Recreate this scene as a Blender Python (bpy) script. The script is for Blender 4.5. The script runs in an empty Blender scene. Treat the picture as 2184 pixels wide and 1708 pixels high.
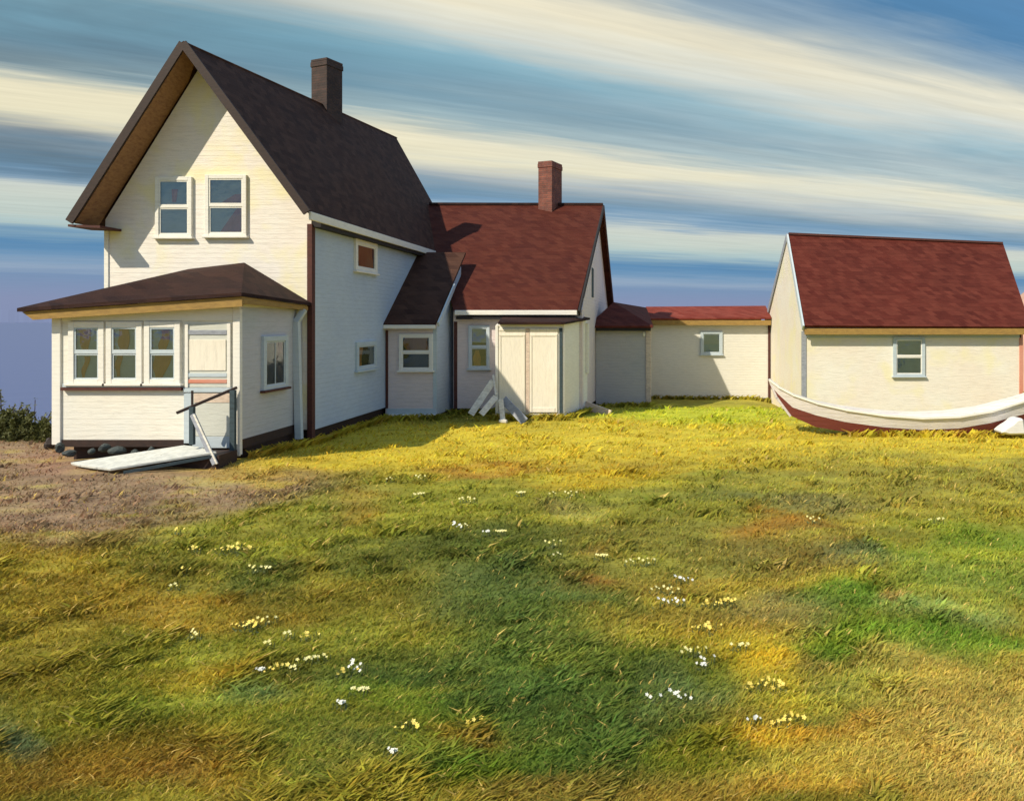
import bpy, bmesh, math, random
import numpy as np
from mathutils import Vector, Matrix

random.seed(7)
RNG = np.random.default_rng(7)
SC = bpy.context.scene
COL = SC.collection
R = math.radians

# ------------------------------------------------------------------ camera
F, VX, HY, E = 1600.0, 1404.0, 686.0, 3.3      # focal length and vanishing point of the depth lines in survey units, eye height
cam_data = bpy.data.cameras.new("camera")
cam = bpy.data.objects.new("camera", cam_data)
COL.objects.link(cam)
cam.location = (0, 0, E)
cam.rotation_euler = (R(90), 0, 0)
cam_data.sensor_width = 36.0
cam_data.lens = 36.0 * F / 2184.0
cam_data.shift_x = -(VX - 1092.0) / 2184.0
cam_data.shift_y = -(854.0 - HY) / 2184.0
cam_data.clip_start = 0.1
cam_data.clip_end = 60000
SC.camera = cam

# ------------------------------------------------------------------ light
SUN_EL, SUN_AZ = 42.0, 44.0      # height, and angle to the left of straight behind the camera
SUN_STRENGTH = 4.35
EXPOSURE = 0.27
SKY_STRENGTH = 0.08
SC.view_settings.view_transform = 'Standard'
SC.view_settings.look = 'None'
SC.view_settings.gamma = 1.0
SC.view_settings.use_curve_mapping = False
SC.view_settings.exposure = EXPOSURE
sd = bpy.data.lights.new("sun", 'SUN')
sun = bpy.data.objects.new("sun", sd)
COL.objects.link(sun)
sd.energy = SUN_STRENGTH
sd.angle = R(0.5)
sd.color = (1.0, 0.90, 0.72)
to_sun = Vector((-math.cos(R(SUN_EL)) * math.sin(R(SUN_AZ)), -math.cos(R(SUN_EL)) * math.cos(R(SUN_AZ)), math.sin(R(SUN_EL))))
sun.rotation_euler = to_sun.to_track_quat('Z', 'Y').to_euler()
sun.location = (-20, -10, 30)

def lin(c):
    return tuple(((v / 255.0) / 12.92 if v <= 10 else (((v / 255.0) + 0.055) / 1.055) ** 2.4) for v in c)

def nd(nt, typ, **kw):
    n = nt.nodes.new(typ)
    for k, v in kw.items():
        setattr(n, k, v)
    return n

def mth(nt, op, a, b=None, c=None, clamp=False):
    n = nt.nodes.new('ShaderNodeMath')
    n.operation = op
    n.use_clamp = clamp
    for i, v in enumerate((a, b, c)):
        if v is None:
            continue
        if isinstance(v, (int, float)):
            n.inputs[i].default_value = v
        else:
            nt.links.new(v, n.inputs[i])
    return n.outputs[0]

def mixc(nt, f, a, b, mode='MIX'):
    n = nt.nodes.new('ShaderNodeMix')
    n.data_type = 'RGBA'
    n.blend_type = mode
    for s, v in ((n.inputs[0], f), (n.inputs[6], a), (n.inputs[7], b)):
        if isinstance(v, (int, float)):
            s.default_value = v
        elif isinstance(v, (tuple, list)):
            s.default_value = (v[0], v[1], v[2], 1)
        else:
            nt.links.new(v, s)
    return n.outputs[2]

def noise(nt, vec, scale, detail=4, rough=0.55, stretch=None, dist=0.0):
    if stretch is not None:
        m = nd(nt, 'ShaderNodeMapping')
        m.inputs['Scale'].default_value = stretch
        nt.links.new(vec, m.inputs[0])
        vec = m.outputs[0]
    n = nd(nt, 'ShaderNodeTexNoise')
    n.inputs['Scale'].default_value = scale
    n.inputs['Detail'].default_value = detail
    n.inputs['Roughness'].default_value = rough
    n.inputs['Distortion'].default_value = dist
    nt.links.new(vec, n.inputs['Vector'])
    return n.outputs['Fac']

def ramp(nt, fac, stops, interp='LINEAR'):
    n = nd(nt, 'ShaderNodeValToRGB')
    cr = n.color_ramp
    cr.interpolation = interp
    while len(cr.elements) > 1:
        cr.elements.remove(cr.elements[-1])
    for i, (p, c) in enumerate(stops):
        e = cr.elements[0] if i == 0 else cr.elements.new(p)
        e.position = p
        e.color = (c[0], c[1], c[2], 1) if isinstance(c, (tuple, list)) else (c, c, c, 1)
    nt.links.new(fac, n.inputs[0])
    return n.outputs[0]

def build_world():
    w = bpy.data.worlds.new("World")
    SC.world = w
    w.use_nodes = True
    nt = w.node_tree
    nt.nodes.clear()
    out = nd(nt, 'ShaderNodeOutputWorld')
    sky = nd(nt, 'ShaderNodeTexSky')
    sky.sky_type = 'NISHITA'
    sky.sun_disc = False
    sky.sun_elevation = R(SUN_EL)
    sky.sun_rotation = math.atan2(to_sun.x, to_sun.y)
    sky.air_density = 1.0
    sky.dust_density = 1.5
    bg1 = nd(nt, 'ShaderNodeBackground')
    bg1.inputs[1].default_value = SKY_STRENGTH
    nt.links.new(sky.outputs[0], bg1.inputs[0])
    # long cirrus streaks on a high flat sheet, all running one way, so that they fan out in perspective
    tc = nd(nt, 'ShaderNodeTexCoord')
    sp = nd(nt, 'ShaderNodeSeparateXYZ')
    nt.links.new(tc.outputs['Generated'], sp.inputs[0])
    zc = mth(nt, 'MAXIMUM', sp.outputs[2], 0.012)
    px = mth(nt, 'DIVIDE', sp.outputs[0], zc)
    py = mth(nt, 'DIVIDE', sp.outputs[1], zc)
    a = mth(nt, 'ADD', mth(nt, 'MULTIPLY', px, 0.875), mth(nt, 'MULTIPLY', py, 0.485))      # along the streaks
    t = mth(nt, 'ADD', mth(nt, 'MULTIPLY', px, -0.485), mth(nt, 'MULTIPLY', py, 0.875))     # across them
    cb = nd(nt, 'ShaderNodeCombineXYZ')
    nt.links.new(a, cb.inputs[0]); nt.links.new(t, cb.inputs[1])
    n1 = noise(nt, cb.outputs[0], 0.9, 3, 0.5, (0.35, 1.0, 1))
    n2 = noise(nt, cb.outputs[0], 2.6, 5, 0.6, (0.24, 1.0, 1), 0.5)
    n3 = noise(nt, cb.outputs[0], 9.0, 5, 0.65, (0.10, 1.0, 1), 0.2)
    d = mth(nt, 'ADD', mth(nt, 'MULTIPLY', mth(nt, 'SUBTRACT', n1, 0.5), 0.55),
            mth(nt, 'ADD', mth(nt, 'MULTIPLY', mth(nt, 'SUBTRACT', n2, 0.5), 0.34), mth(nt, 'MULTIPLY', mth(nt, 'SUBTRACT', n3, 0.5), 0.13)))
    td = mth(nt, 'ADD', t, mth(nt, 'MULTIPLY', d, mth(nt, 'ADD', 0.5, mth(nt, 'MULTIPLY', mth(nt, 'ABSOLUTE', t), 0.36))))
    s = mth(nt, 'DIVIDE', td, mth(nt, 'ADD', 1.0, mth(nt, 'ABSOLUTE', td)))
    fac = mth(nt, 'MULTIPLY_ADD', s, 0.5, 0.5)
    def pos(tv):
        return 0.5 + 0.5 * tv / (1 + abs(tv))
    blue, cream, slate = (62, 112, 165), (228, 219, 186), (100, 124, 140)
    pale, sky_b = (168, 188, 210), (106, 144, 188)
    stops = [(-30, (122, 130, 174)), (-7, (150, 172, 190)), (-4.2, pale), (-2.8, sky_b), (-1.8, pale), (-1.1, sky_b), (-0.4, pale), (0.1, sky_b), (0.7, pale), (1.15, (96, 140, 180)),
             (1.66, (78, 126, 166)), (1.95, (150, 168, 178)), (2.25, (232, 222, 192)), (2.55, (210, 212, 200)), (2.9, (118, 164, 182)), (3.35, (108, 144, 162)),
             (3.75, (146, 170, 176)), (4.15, (234, 224, 190)), (4.6, (226, 219, 188)), (5.0, (170, 176, 176)), (5.6, (100, 132, 154)), (6.4, (108, 146, 178)),
             (7.1, (200, 204, 192)), (8.6, (184, 196, 188)), (9.9, (160, 184, 188)), (11.2, (74, 124, 166)), (14.0, (98, 138, 174)), (17.0, (138, 158, 182)), (20.0, (112, 138, 172)), (40.0, (126, 138, 172))]
    colr = ramp(nt, fac, [(pos(p), lin(c)) for p, c in stops])
    # a thin veil that thickens along the streaks
    vn = noise(nt, cb.outputs[0], 1.4, 4, 0.6, (0.4, 1.0, 1))
    veil = mth(nt, 'MULTIPLY', ramp(nt, mth(nt, 'MULTIPLY_ADD', a, 0.1, 0.1), [(0.12, 0.0), (0.42, 0.6)]), ramp(nt, vn, [(0.3, 0.3), (0.65, 1.0)]))
    low = ramp(nt, mth(nt, 'MULTIPLY', t, 0.1), [(0.19, 0.0), (0.26, 1.0), (0.5, 1.0), (0.62, 0.0)])
    colr = mixc(nt, mth(nt, 'MULTIPLY', veil, low), colr, lin((196, 204, 200)))
    # heavier grey cloud towards the near end of the streaks
    gn = noise(nt, cb.outputs[0], 1.1, 5, 0.6, (0.6, 1.0, 1), 0.6)
    grey = mth(nt, 'MULTIPLY', ramp(nt, mth(nt, 'MULTIPLY_ADD', a, 0.2, 0.5), [(0.36, 0.65), (0.44, 0.5), (0.62, 0.0)]), ramp(nt, gn, [(0.32, 0.25), (0.62, 1.0)]))
    gb = ramp(nt, mth(nt, 'MULTIPLY', td, 0.1), [(0.19, 0.0), (0.27, 1.0), (0.37, 1.0), (0.40, 0.1), (0.455, 0.1), (0.50, 1.0), (0.62, 1.0), (0.69, 0.0)])
    colr = mixc(nt, mth(nt, 'MULTIPLY', grey, gb), colr, lin((84, 102, 114)))
    # brushy light and dark threads inside every streak
    thread = mth(nt, 'MULTIPLY_ADD', mth(nt, 'SUBTRACT', n3, 0.5), 0.42, 1.0)
    colr = mixc(nt, 1.0, colr, thread, 'MULTIPLY')
    bg2 = nd(nt, 'ShaderNodeBackground')
    nt.links.new(colr, bg2.inputs[0])
    bg2.inputs[1].default_value = 0.95
    mx = nd(nt, 'ShaderNodeMixShader')
    mx.inputs[0].default_value = 0.93
    nt.links.new(bg1.outputs[0], mx.inputs[1])
    nt.links.new(bg2.outputs[0], mx.inputs[2])
    nt.links.new(mx.outputs[0], out.inputs[0])
build_world()

# ------------------------------------------------------------------ helpers
def P(x, y, Y):
    """survey point -> place in the world at depth Y"""
    return Vector(((x - VX) / F * Y, Y, E + (HY - y) / F * Y))
def PX(x, Y): return (x - VX) / F * Y
def PZ(y, Y): return E + (HY - y) / F * Y

class MB:
    def __init__(self):
        self.v, self.f = [], []
    def add(self, vs, fs):
        o = len(self.v)
        self.v += [tuple(p) for p in vs]
        self.f += [tuple(i + o for i in f) for f in fs]
        return self
    def box(self, x0, x1, y0, y1, z0, z1, M=None):
        x0, x1 = sorted((x0, x1)); y0, y1 = sorted((y0, y1)); z0, z1 = sorted((z0, z1))
        vs = [Vector(p) for p in ((x0, y0, z0), (x1, y0, z0), (x1, y1, z0), (x0, y1, z0), (x0, y0, z1), (x1, y0, z1), (x1, y1, z1), (x0, y1, z1))]
        if M is not None:
            vs = [M @ p for p in vs]
        return self.add(vs, [(0, 3, 2, 1), (4, 5, 6, 7), (0, 1, 5, 4), (1, 2, 6, 5), (2, 3, 7, 6), (3, 0, 4, 7)])
    def bar(self, p, q, w, h, up=(0, 0, 1)):
        p, q = Vector(p), Vector(q)
        d = (q - p).normalized()
        s = d.cross(Vector(up)).normalized()
        u = s.cross(d).normalized()
        vs = []
        for c in (p, q):
            for a, b in ((-1, -1), (1, -1), (1, 1), (-1, 1)):
                vs.append(c + s * (a * w / 2) + u * (b * h / 2))
        return self.add(vs, [(0, 1, 2, 3), (7, 6, 5, 4), (0, 4, 5, 1), (1, 5, 6, 2), (2, 6, 7, 3), (3, 7, 4, 0)])
    def slab(self, pts, thick):
        """flat sheet with thickness, top given anticlockwise from above"""
        pts = [Vector(p) for p in pts]
        n = Vector((0, 0, 0))
        for i in range(len(pts)):
            a, b = pts[i], pts[(i + 1) % len(pts)]
            n += a.cross(b)
        n.normalize()
        if n.z < 0 and abs(n.z) > 1e-4:
            pts.reverse(); n = -n
        k = len(pts)
        vs = pts + [p - n * thick for p in pts]
        fs = [tuple(range(k)), tuple(range(2 * k - 1, k - 1, -1))]
        fs += [(i, i + k, (i + 1) % k + k, (i + 1) % k) for i in range(k)]
        fs = [fs[0], fs[1]] + [tuple(f) for f in fs[2:]]
        return self.add(vs, fs)
    def prism(self, poly, vec):
        """polygon swept along vec"""
        poly = [Vector(p) for p in poly]; vec = Vector(vec)
        k = len(poly)
        vs = poly + [p + vec for p in poly]
        return self.add(vs, [tuple(range(k)), tuple(range(2 * k - 1, k - 1, -1))] + [(i, i + k, (i + 1) % k + k, (i + 1) % k) for i in range(k)])
    def build(self, name, mat, parent=None, bevel=0.0, smooth=False, fix=True):
        me = bpy.data.meshes.new(name)
        off = parent_loc(parent)
        me.from_pydata([(p[0] - off[0], p[1] - off[1], p[2] - off[2]) for p in self.v], [], self.f)
        if fix:
            bm = bmesh.new(); bm.from_mesh(me)
            bmesh.ops.recalc_face_normals(bm, faces=bm.faces)
            if bevel > 0:
                bmesh.ops.bevel(bm, geom=list(bm.edges), offset=bevel, segments=1, affect='EDGES', clamp_overlap=True)
            bm.to_mesh(me); bm.free()
        if smooth:
            me.polygons.foreach_set('use_smooth', [True] * len(me.polygons))
        if mat: me.materials.append(mat)
        o = bpy.data.objects.new(name, me)
        COL.objects.link(o)
        if parent is not None:
            o.parent = parent
        return o

def parent_loc(p):
    l = Vector((0, 0, 0))
    while p is not None:
        l = l + p.location
        p = p.parent
    return l

def tag(o, label, cat, group=None, kind=None):
    if label: o['label'] = label
    if cat: o['category'] = cat
    if group: o['group'] = group
    if kind: o['kind'] = kind
    return o

def thing(name, loc, label, cat, group=None):
    o = bpy.data.objects.new(name, None)
    o.empty_display_size = 0.3
    COL.objects.link(o)
    o.location = loc
    return tag(o, label, cat, group)

# ------------------------------------------------------------------ materials
def base_mat(name):
    m = bpy.data.materials.new(name)
    m.use_nodes = True
    nt = m.node_tree
    b = nt.nodes['Principled BSDF']
    geo = nd(nt, 'ShaderNodeNewGeometry')
    return m, nt, b, geo.outputs['Position']

def paint_mat(name, col, col2, patch=None, clap=0.13, rough=0.6, relief=0.012, grain=1.0, horiz=True):
    """thick old house paint: brush drags, a second tint in patches, board edges under it"""
    m, nt, b, pos = base_mat(name)
    big = noise(nt, pos, 0.55, 4, 0.6)
    f = ramp(nt, big, [(0.35, 0.0), (0.68, 1.0)])
    c = mixc(nt, f, col, col2)
    st = (1.2, 1.2, 9.0) if horiz else (7.0, 7.0, 1.0)
    drag = noise(nt, pos, 2.6, 6, 0.68, st)
    c = mixc(nt, 1.0, c, ramp(nt, drag, [(0.3, 0.88), (0.5, 1.0), (0.75, 1.06)]), 'MULTIPLY')
    if patch is not None:
        pn = noise(nt, pos, 0.8, 3, 0.5, None, 0.5)
        c = mixc(nt, ramp(nt, pn, [(0.50, 0.0), (0.66, 0.8)]), c, patch)
    wear = noise(nt, pos, 7.0, 6, 0.7)
    c = mixc(nt, ramp(nt, wear, [(0.66, 0.0), (0.74, 0.5)]), c, tuple(v * 0.55 for v in col))
    nt.links.new(c, b.inputs['Base Color'])
    b.inputs['Roughness'].default_value = rough
    h = mth(nt, 'MULTIPLY', drag, 0.9 * grain)
    fine = noise(nt, pos, 22.0, 4, 0.6, (1.0, 1.0, 2.5) if horiz else (2.5, 2.5, 1.0))
    h = mth(nt, 'ADD', h, mth(nt, 'MULTIPLY', fine, 0.55 * grain))
    if clap:
        sp = nd(nt, 'ShaderNodeSeparateXYZ'); nt.links.new(pos, sp.inputs[0])
        fr = mth(nt, 'FRACT', mth(nt, 'DIVIDE', mth(nt, 'ADD', sp.outputs[2], 50.0), clap))
        h = mth(nt, 'SUBTRACT', h, mth(nt, 'MULTIPLY', fr, 0.5))
    bp = nd(nt, 'ShaderNodeBump')
    bp.inputs['Strength'].default_value = 0.8
    bp.inputs['Distance'].default_value = relief
    nt.links.new(h, bp.inputs['Height'])
    nt.links.new(bp.outputs[0], b.inputs['Normal'])
    return m

def roof_mat(name, c1, c2, c3, rough=0.75, course=0.17, spec=0.25):
    m, nt, b, pos = base_mat(name)
    sp = nd(nt, 'ShaderNodeSeparateXYZ'); nt.links.new(pos, sp.inputs[0])
    big = noise(nt, pos, 0.45, 4, 0.6)
    c = mixc(nt, ramp(nt, big, [(0.35, 0.0), (0.65, 1.0)]), c1, c2)
    row = mth(nt, 'DIVIDE', mth(nt, 'ADD', sp.outputs[2], 50), course)
    rid = mth(nt, 'FLOOR', row)
    fr = mth(nt, 'FRACT', row)
    # a shade for every shingle
    cb = nd(nt, 'ShaderNodeCombineXYZ')
    hx = mth(nt, 'ADD', mth(nt, 'MULTIPLY', sp.outputs[0], 3.6), mth(nt, 'MULTIPLY', sp.outputs[1], 3.6))
    nt.links.new(mth(nt, 'FLOOR', mth(nt, 'ADD', hx, mth(nt, 'MULTIPLY', rid, 0.37))), cb.inputs[0])
    nt.links.new(rid, cb.inputs[1])
    wn = nd(nt, 'ShaderNodeTexWhiteNoise'); nt.links.new(cb.outputs[0], wn.inputs[0])
    c = mixc(nt, mth(nt, 'MULTIPLY', wn.outputs[0], 0.75), c, c3)
    streak = noise(nt, pos, 2.2, 6, 0.7, (1.0, 1.0, 5.0))
    c = mixc(nt, 1.0, c, ramp(nt, streak, [(0.3, 0.76), (0.52, 1.0), (0.78, 1.2)]), 'MULTIPLY')
    chip = noise(nt, pos, 9.0, 5, 0.7, (1, 1, 2.0))
    c = mixc(nt, ramp(nt, chip, [(0.66, 0.0), (0.73, 0.45)]), c, tuple(min(1, v * 3.2 + 0.03) for v in c1))
    nt.links.new(c, b.inputs['Base Color'])
    b.inputs['Roughness'].default_value = rough
    b.inputs['Specular IOR Level'].default_value = spec
    h = mth(nt, 'ADD', mth(nt, 'MULTIPLY', fr, -0.8), mth(nt, 'ADD', mth(nt, 'MULTIPLY', wn.outputs[0], 0.35), mth(nt, 'MULTIPLY', chip, 0.6)))
    bp = nd(nt, 'ShaderNodeBump')
    bp.inputs['Strength'].default_value = 0.9
    bp.inputs['Distance'].default_value = 0.035
    nt.links.new(h, bp.inputs['Height'])
    nt.links.new(bp.outputs[0], b.inputs['Normal'])
    return m

def wood_mat(name, c1, c2, rough=0.75, scale=1.0):
    m, nt, b, pos = base_mat(name)
    n = noise(nt, pos, 4.0 * scale, 6, 0.7, (1.5, 1.5, 4.0))
    nt.links.new(ramp(nt, n, [(0.3, c2), (0.55, c1), (0.8, tuple(min(1, v * 1.25) for v in c1))]), b.inputs['Base Color'])
    b.inputs['Roughness'].default_value = rough
    bp = nd(nt, 'ShaderNodeBump'); bp.inputs['Strength'].default_value = 0.6; bp.inputs['Distance'].default_value = 0.01
    nt.links.new(n, bp.inputs['Height']); nt.links.new(bp.outputs[0], b.inputs['Normal'])
    return m

def brick_mat(name, c1, c2, mortar):
    m, nt, b, pos = base_mat(name)
    sp = nd(nt, 'ShaderNodeSeparateXYZ'); nt.links.new(pos, sp.inputs[0])
    cb = nd(nt, 'ShaderNodeCombineXYZ')
    nt.links.new(mth(nt, 'ADD', sp.outputs[0], mth(nt, 'MULTIPLY', sp.outputs[1], 1.0)), cb.inputs[0])
    nt.links.new(sp.outputs[2], cb.inputs[1])
    br = nd(nt, 'ShaderNodeTexBrick')
    nt.links.new(cb.outputs[0], br.inputs['Vector'])
    br.inputs['Scale'].default_value = 1.0
    br.inputs['Brick Width'].default_value = 0.24
    br.inputs['Row Height'].default_value = 0.09
    br.inputs['Mortar Size'].default_value = 0.008
    br.inputs['Color1'].default_value = (*c1, 1); br.inputs['Color2'].default_value = (*c2, 1); br.inputs['Mortar'].default_value = (*mortar, 1)
    g = noise(nt, pos, 2.5, 5, 0.7)
    c = mixc(nt, 1.0, br.outputs['Color'], ramp(nt, g, [(0.3, 0.55), (0.7, 1.25)]), 'MULTIPLY')
    nt.links.new(c, b.inputs['Base Color'])
    b.inputs['Roughness'].default_value = 0.85
    bp = nd(nt, 'ShaderNodeBump'); bp.inputs['Strength'].default_value = 0.8; bp.inputs['Distance'].default_value = 0.012
    nt.links.new(mth(nt, 'SUBTRACT', g, br.outputs['Fac']), bp.inputs['Height']); nt.links.new(bp.outputs[0], b.inputs['Normal'])
    return m

def glass_mat():
    m = bpy.data.materials.new("window_glass")
    m.use_nodes = True
    nt = m.node_tree
    nt.nodes.clear()
    out = nd(nt, 'ShaderNodeOutputMaterial')
    tr = nd(nt, 'ShaderNodeBsdfTransparent'); tr.inputs[0].default_value = (0.80, 0.88, 0.88, 1)
    gl = nd(nt, 'ShaderNodeBsdfGlossy'); gl.inputs['Roughness'].default_value = 0.04
    gl.inputs[0].default_value = (0.85, 0.93, 0.95, 1)
    geo = nd(nt, 'ShaderNodeNewGeometry')
    n = noise(nt, geo.outputs['Position'], 2.0, 3, 0.5)
    bp = nd(nt, 'ShaderNodeBump'); bp.inputs['Strength'].default_value = 0.35; bp.inputs['Distance'].default_value = 0.03
    nt.links.new(n, bp.inputs['Height']); nt.links.new(bp.outputs[0], gl.inputs['Normal'])
    fr = nd(nt, 'ShaderNodeFresnel'); fr.inputs[0].default_value = 1.6
    f = mth(nt, 'MULTIPLY_ADD', fr.outputs[0], 1.0, 0.10, clamp=True)
    mx = nd(nt, 'ShaderNodeMixShader')
    nt.links.new(f, mx.inputs[0]); nt.links.new(tr.outputs[0], mx.inputs[1]); nt.links.new(gl.outputs[0], mx.inputs[2])
    nt.links.new(mx.outputs[0], out.inputs[0])
    return m

M = {}
M['white'] = paint_mat('white_paint', (0.80, 0.76, 0.69), (0.80, 0.71, 0.62), (0.82, 0.74, 0.42))
M['white_porch'] = paint_mat('porch_white_paint', (0.74, 0.73, 0.66), (0.78, 0.73, 0.62), None)
M['shade_side'] = paint_mat('shaded_side_paint', (0.50, 0.575, 0.65), (0.44, 0.52, 0.63), None)  # shaded copy of the white: skylit shade mixed into the colour
M['link_white'] = paint_mat('weathered_shed_paint', (0.70, 0.68, 0.61), (0.68, 0.65, 0.57), None)
M['roof_link'] = roof_mat('bright_red_shingles', (0.19, 0.034, 0.021), (0.15, 0.028, 0.018), (0.24, 0.06, 0.04), spec=0.1)
M['barn_white'] = paint_mat('barn_cream_paint', (0.80, 0.76, 0.66), (0.79, 0.70, 0.58), (0.80, 0.74, 0.48), clap=0.0, relief=0.02)
M['pinkish'] = paint_mat('pale_pinkish_paint', (0.70, 0.60, 0.57), (0.66, 0.57, 0.56), None)
M['lavender'] = paint_mat('porch_side_shade_paint', (0.50, 0.49, 0.53), (0.46, 0.48, 0.49), None)  # grey of the porch's shaded side, painted in
M['grey'] = paint_mat('grey_paint', (0.50, 0.46, 0.43), (0.44, 0.42, 0.41), None)
M['trim'] = paint_mat('white_trim_paint', (0.80, 0.78, 0.71), (0.78, 0.74, 0.66), None, clap=0, relief=0.008)
M['bluetrim'] = paint_mat('blue_grey_trim_paint', (0.46, 0.54, 0.58), (0.52, 0.57, 0.60), None, clap=0, relief=0.006)
M['door'] = paint_mat('cream_door_paint', (0.82, 0.77, 0.65), (0.80, 0.73, 0.60), None, clap=0, relief=0.012, horiz=False)
M['doorgrey'] = paint_mat('pale_grey_door_paint', (0.60, 0.60, 0.53), (0.56, 0.57, 0.51), None, clap=0, relief=0.012)
M['red_trim'] = paint_mat('faded_red_paint', (0.60, 0.22, 0.14), (0.62, 0.30, 0.22), None, clap=0)
M['ochre'] = wood_mat('ochre_painted_board', (0.33, 0.20, 0.05), (0.24, 0.14, 0.04))
M['soffit'] = wood_mat('brown_soffit_board', (0.36, 0.19, 0.085), (0.22, 0.10, 0.05))
M['maroon'] = wood_mat('dark_maroon_board', (0.085, 0.022, 0.014), (0.05, 0.014, 0.01))
M['black'] = wood_mat('black_board_and_shade', (0.018, 0.014, 0.014), (0.010, 0.008, 0.008))
M['gap_shade'] = wood_mat('shade_dark_foundation', (0.034, 0.014, 0.009), (0.018, 0.009, 0.007))  # near black carries the shade of the gaps under the walls
M['roof_dark'] = roof_mat('dark_brown_shingles', (0.056, 0.023, 0.014), (0.040, 0.019, 0.014), (0.095, 0.046, 0.030), rough=0.8, spec=0.12)
M['roof_porch'] = roof_mat('porch_roof_shingles', (0.026, 0.011, 0.009), (0.019, 0.009, 0.009), (0.05, 0.022, 0.016), spec=0.12)
M['roof_brown'] = roof_mat('red_brown_shingles', (0.074, 0.017, 0.010), (0.058, 0.014, 0.010), (0.105, 0.030, 0.018), spec=0.1)
M['roof_red'] = roof_mat('barn_red_shingles', (0.092, 0.018, 0.012), (0.066, 0.014, 0.010), (0.135, 0.034, 0.022), spec=0.1)
M['brick'] = brick_mat('red_brick', (0.26, 0.085, 0.055), (0.18, 0.06, 0.045), (0.16, 0.10, 0.08))
M['brick_dark'] = brick_mat('sooty_brick', (0.075, 0.040, 0.032), (0.045, 0.028, 0.026), (0.05, 0.04, 0.036))
M['glass'] = glass_mat()
M['room'] = wood_mat('dim_room', (0.06, 0.05, 0.045), (0.03, 0.028, 0.028), scale=0.5)
M['shade'] = paint_mat('white_window_shade', (0.60, 0.60, 0.56), (0.5, 0.5, 0.48), None, clap=0)
M['pane_reflection'] = paint_mat('blue_grey_sky_reflection', (0.42, 0.53, 0.56), (0.56, 0.58, 0.57), None, clap=0)  # backing colour stands for the sky reflected in the panes
M['roof_reflection'] = paint_mat('red_roof_reflection', (0.62, 0.24, 0.17), (0.55, 0.18, 0.13), None, clap=0, horiz=False)  # painted reflection of a red roof, hung like a curtain
M['curtain'] = paint_mat('orange_brown_curtain', (0.62, 0.27, 0.08), (0.50, 0.18, 0.06), None, clap=0, horiz=False)
M['board_white'] = wood_mat('weathered_white_board', (0.72, 0.69, 0.60), (0.45, 0.42, 0.36))
M['board_grey'] = wood_mat('weathered_grey_board', (0.30, 0.32, 0.36), (0.20, 0.21, 0.25))
M['board_pale'] = wood_mat('pale_grey_ramp_board', (0.60, 0.61, 0.56), (0.42, 0.43, 0.40))
M['board_pink'] = wood_mat('bleached_pinkish_board', (0.66, 0.53, 0.42), (0.44, 0.33, 0.26))
M['teal'] = wood_mat('dark_teal_paint', (0.035, 0.060, 0.072), (0.02, 0.034, 0.042))
M['rail_dark'] = wood_mat('dark_handrail_wood', (0.035, 0.018, 0.014), (0.02, 0.012, 0.010))

# ------------------------------------------------------------------ ground
def sstep(a, b, x):
    t = np.clip((x - a) / (b - a), 0, 1)
    return t * t * (3 - 2 * t)

_perm = RNG.random((256, 256))
def vnoise(x, y):
    xi = np.floor(x).astype(int); yi = np.floor(y).astype(int)
    fx = x - xi; fy = y - yi
    fx = fx * fx * (3 - 2 * fx); fy = fy * fy * (3 - 2 * fy)
    g = lambda i, j: _perm[i % 256, j % 256]
    return (g(xi, yi) * (1 - fx) + g(xi + 1, yi) * fx) * (1 - fy) + (g(xi, yi + 1) * (1 - fx) + g(xi + 1, yi + 1) * fx) * fy
def fbm(x, y, o=4, r=0.5):
    s = 0; a = 1; t = 0
    for k in range(o):
        s = s + a * vnoise(x * 2 ** k + 17.3 * k, y * 2 ** k + 5.1 * k); t += a; a *= r
    return s / t

SEA_Z = -26.0
def height(X, Y):
    X = np.asarray(X, float); Y = np.asarray(Y, float)
    z = 0.10 * (fbm(X * 0.35 + 40, Y * 0.35 + 9, 3) - 0.5)
    near = 0.05 * (fbm(X * 1.3, Y * 1.3, 2) - 0.5)
    z = z + near
    z = z + 0.22 * np.exp(-(((X + 11.6) / 3.2) ** 2) - ((Y - 17.0) / 2.2) ** 2)
    dip = np.interp(Y, [28, 32.5, 38.5, 46], [0, -0.42, -0.68, -1.0])
    z = z + dip * sstep(-6, -2.5, X) * (1 - sstep(4.5, 6.5, X))
    z = z + np.interp(Y, [23.4, 26.5, 30, 42], [0, -0.32, -0.75, -1.0]) * sstep(4.5, 6.5, X)
    yc = np.where(X < -15.2, 21.3, np.interp(X, [-15.2, -13.5], [21.3, 46.0]))
    fall = np.maximum(0, Y - yc)
    z = z - 0.30 * fall * sstep(0, 3, fall) - 0.04 * fall
    return np.maximum(z, SEA_Z - 3)
def hz(x, y): return float(height(x, y))

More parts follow.
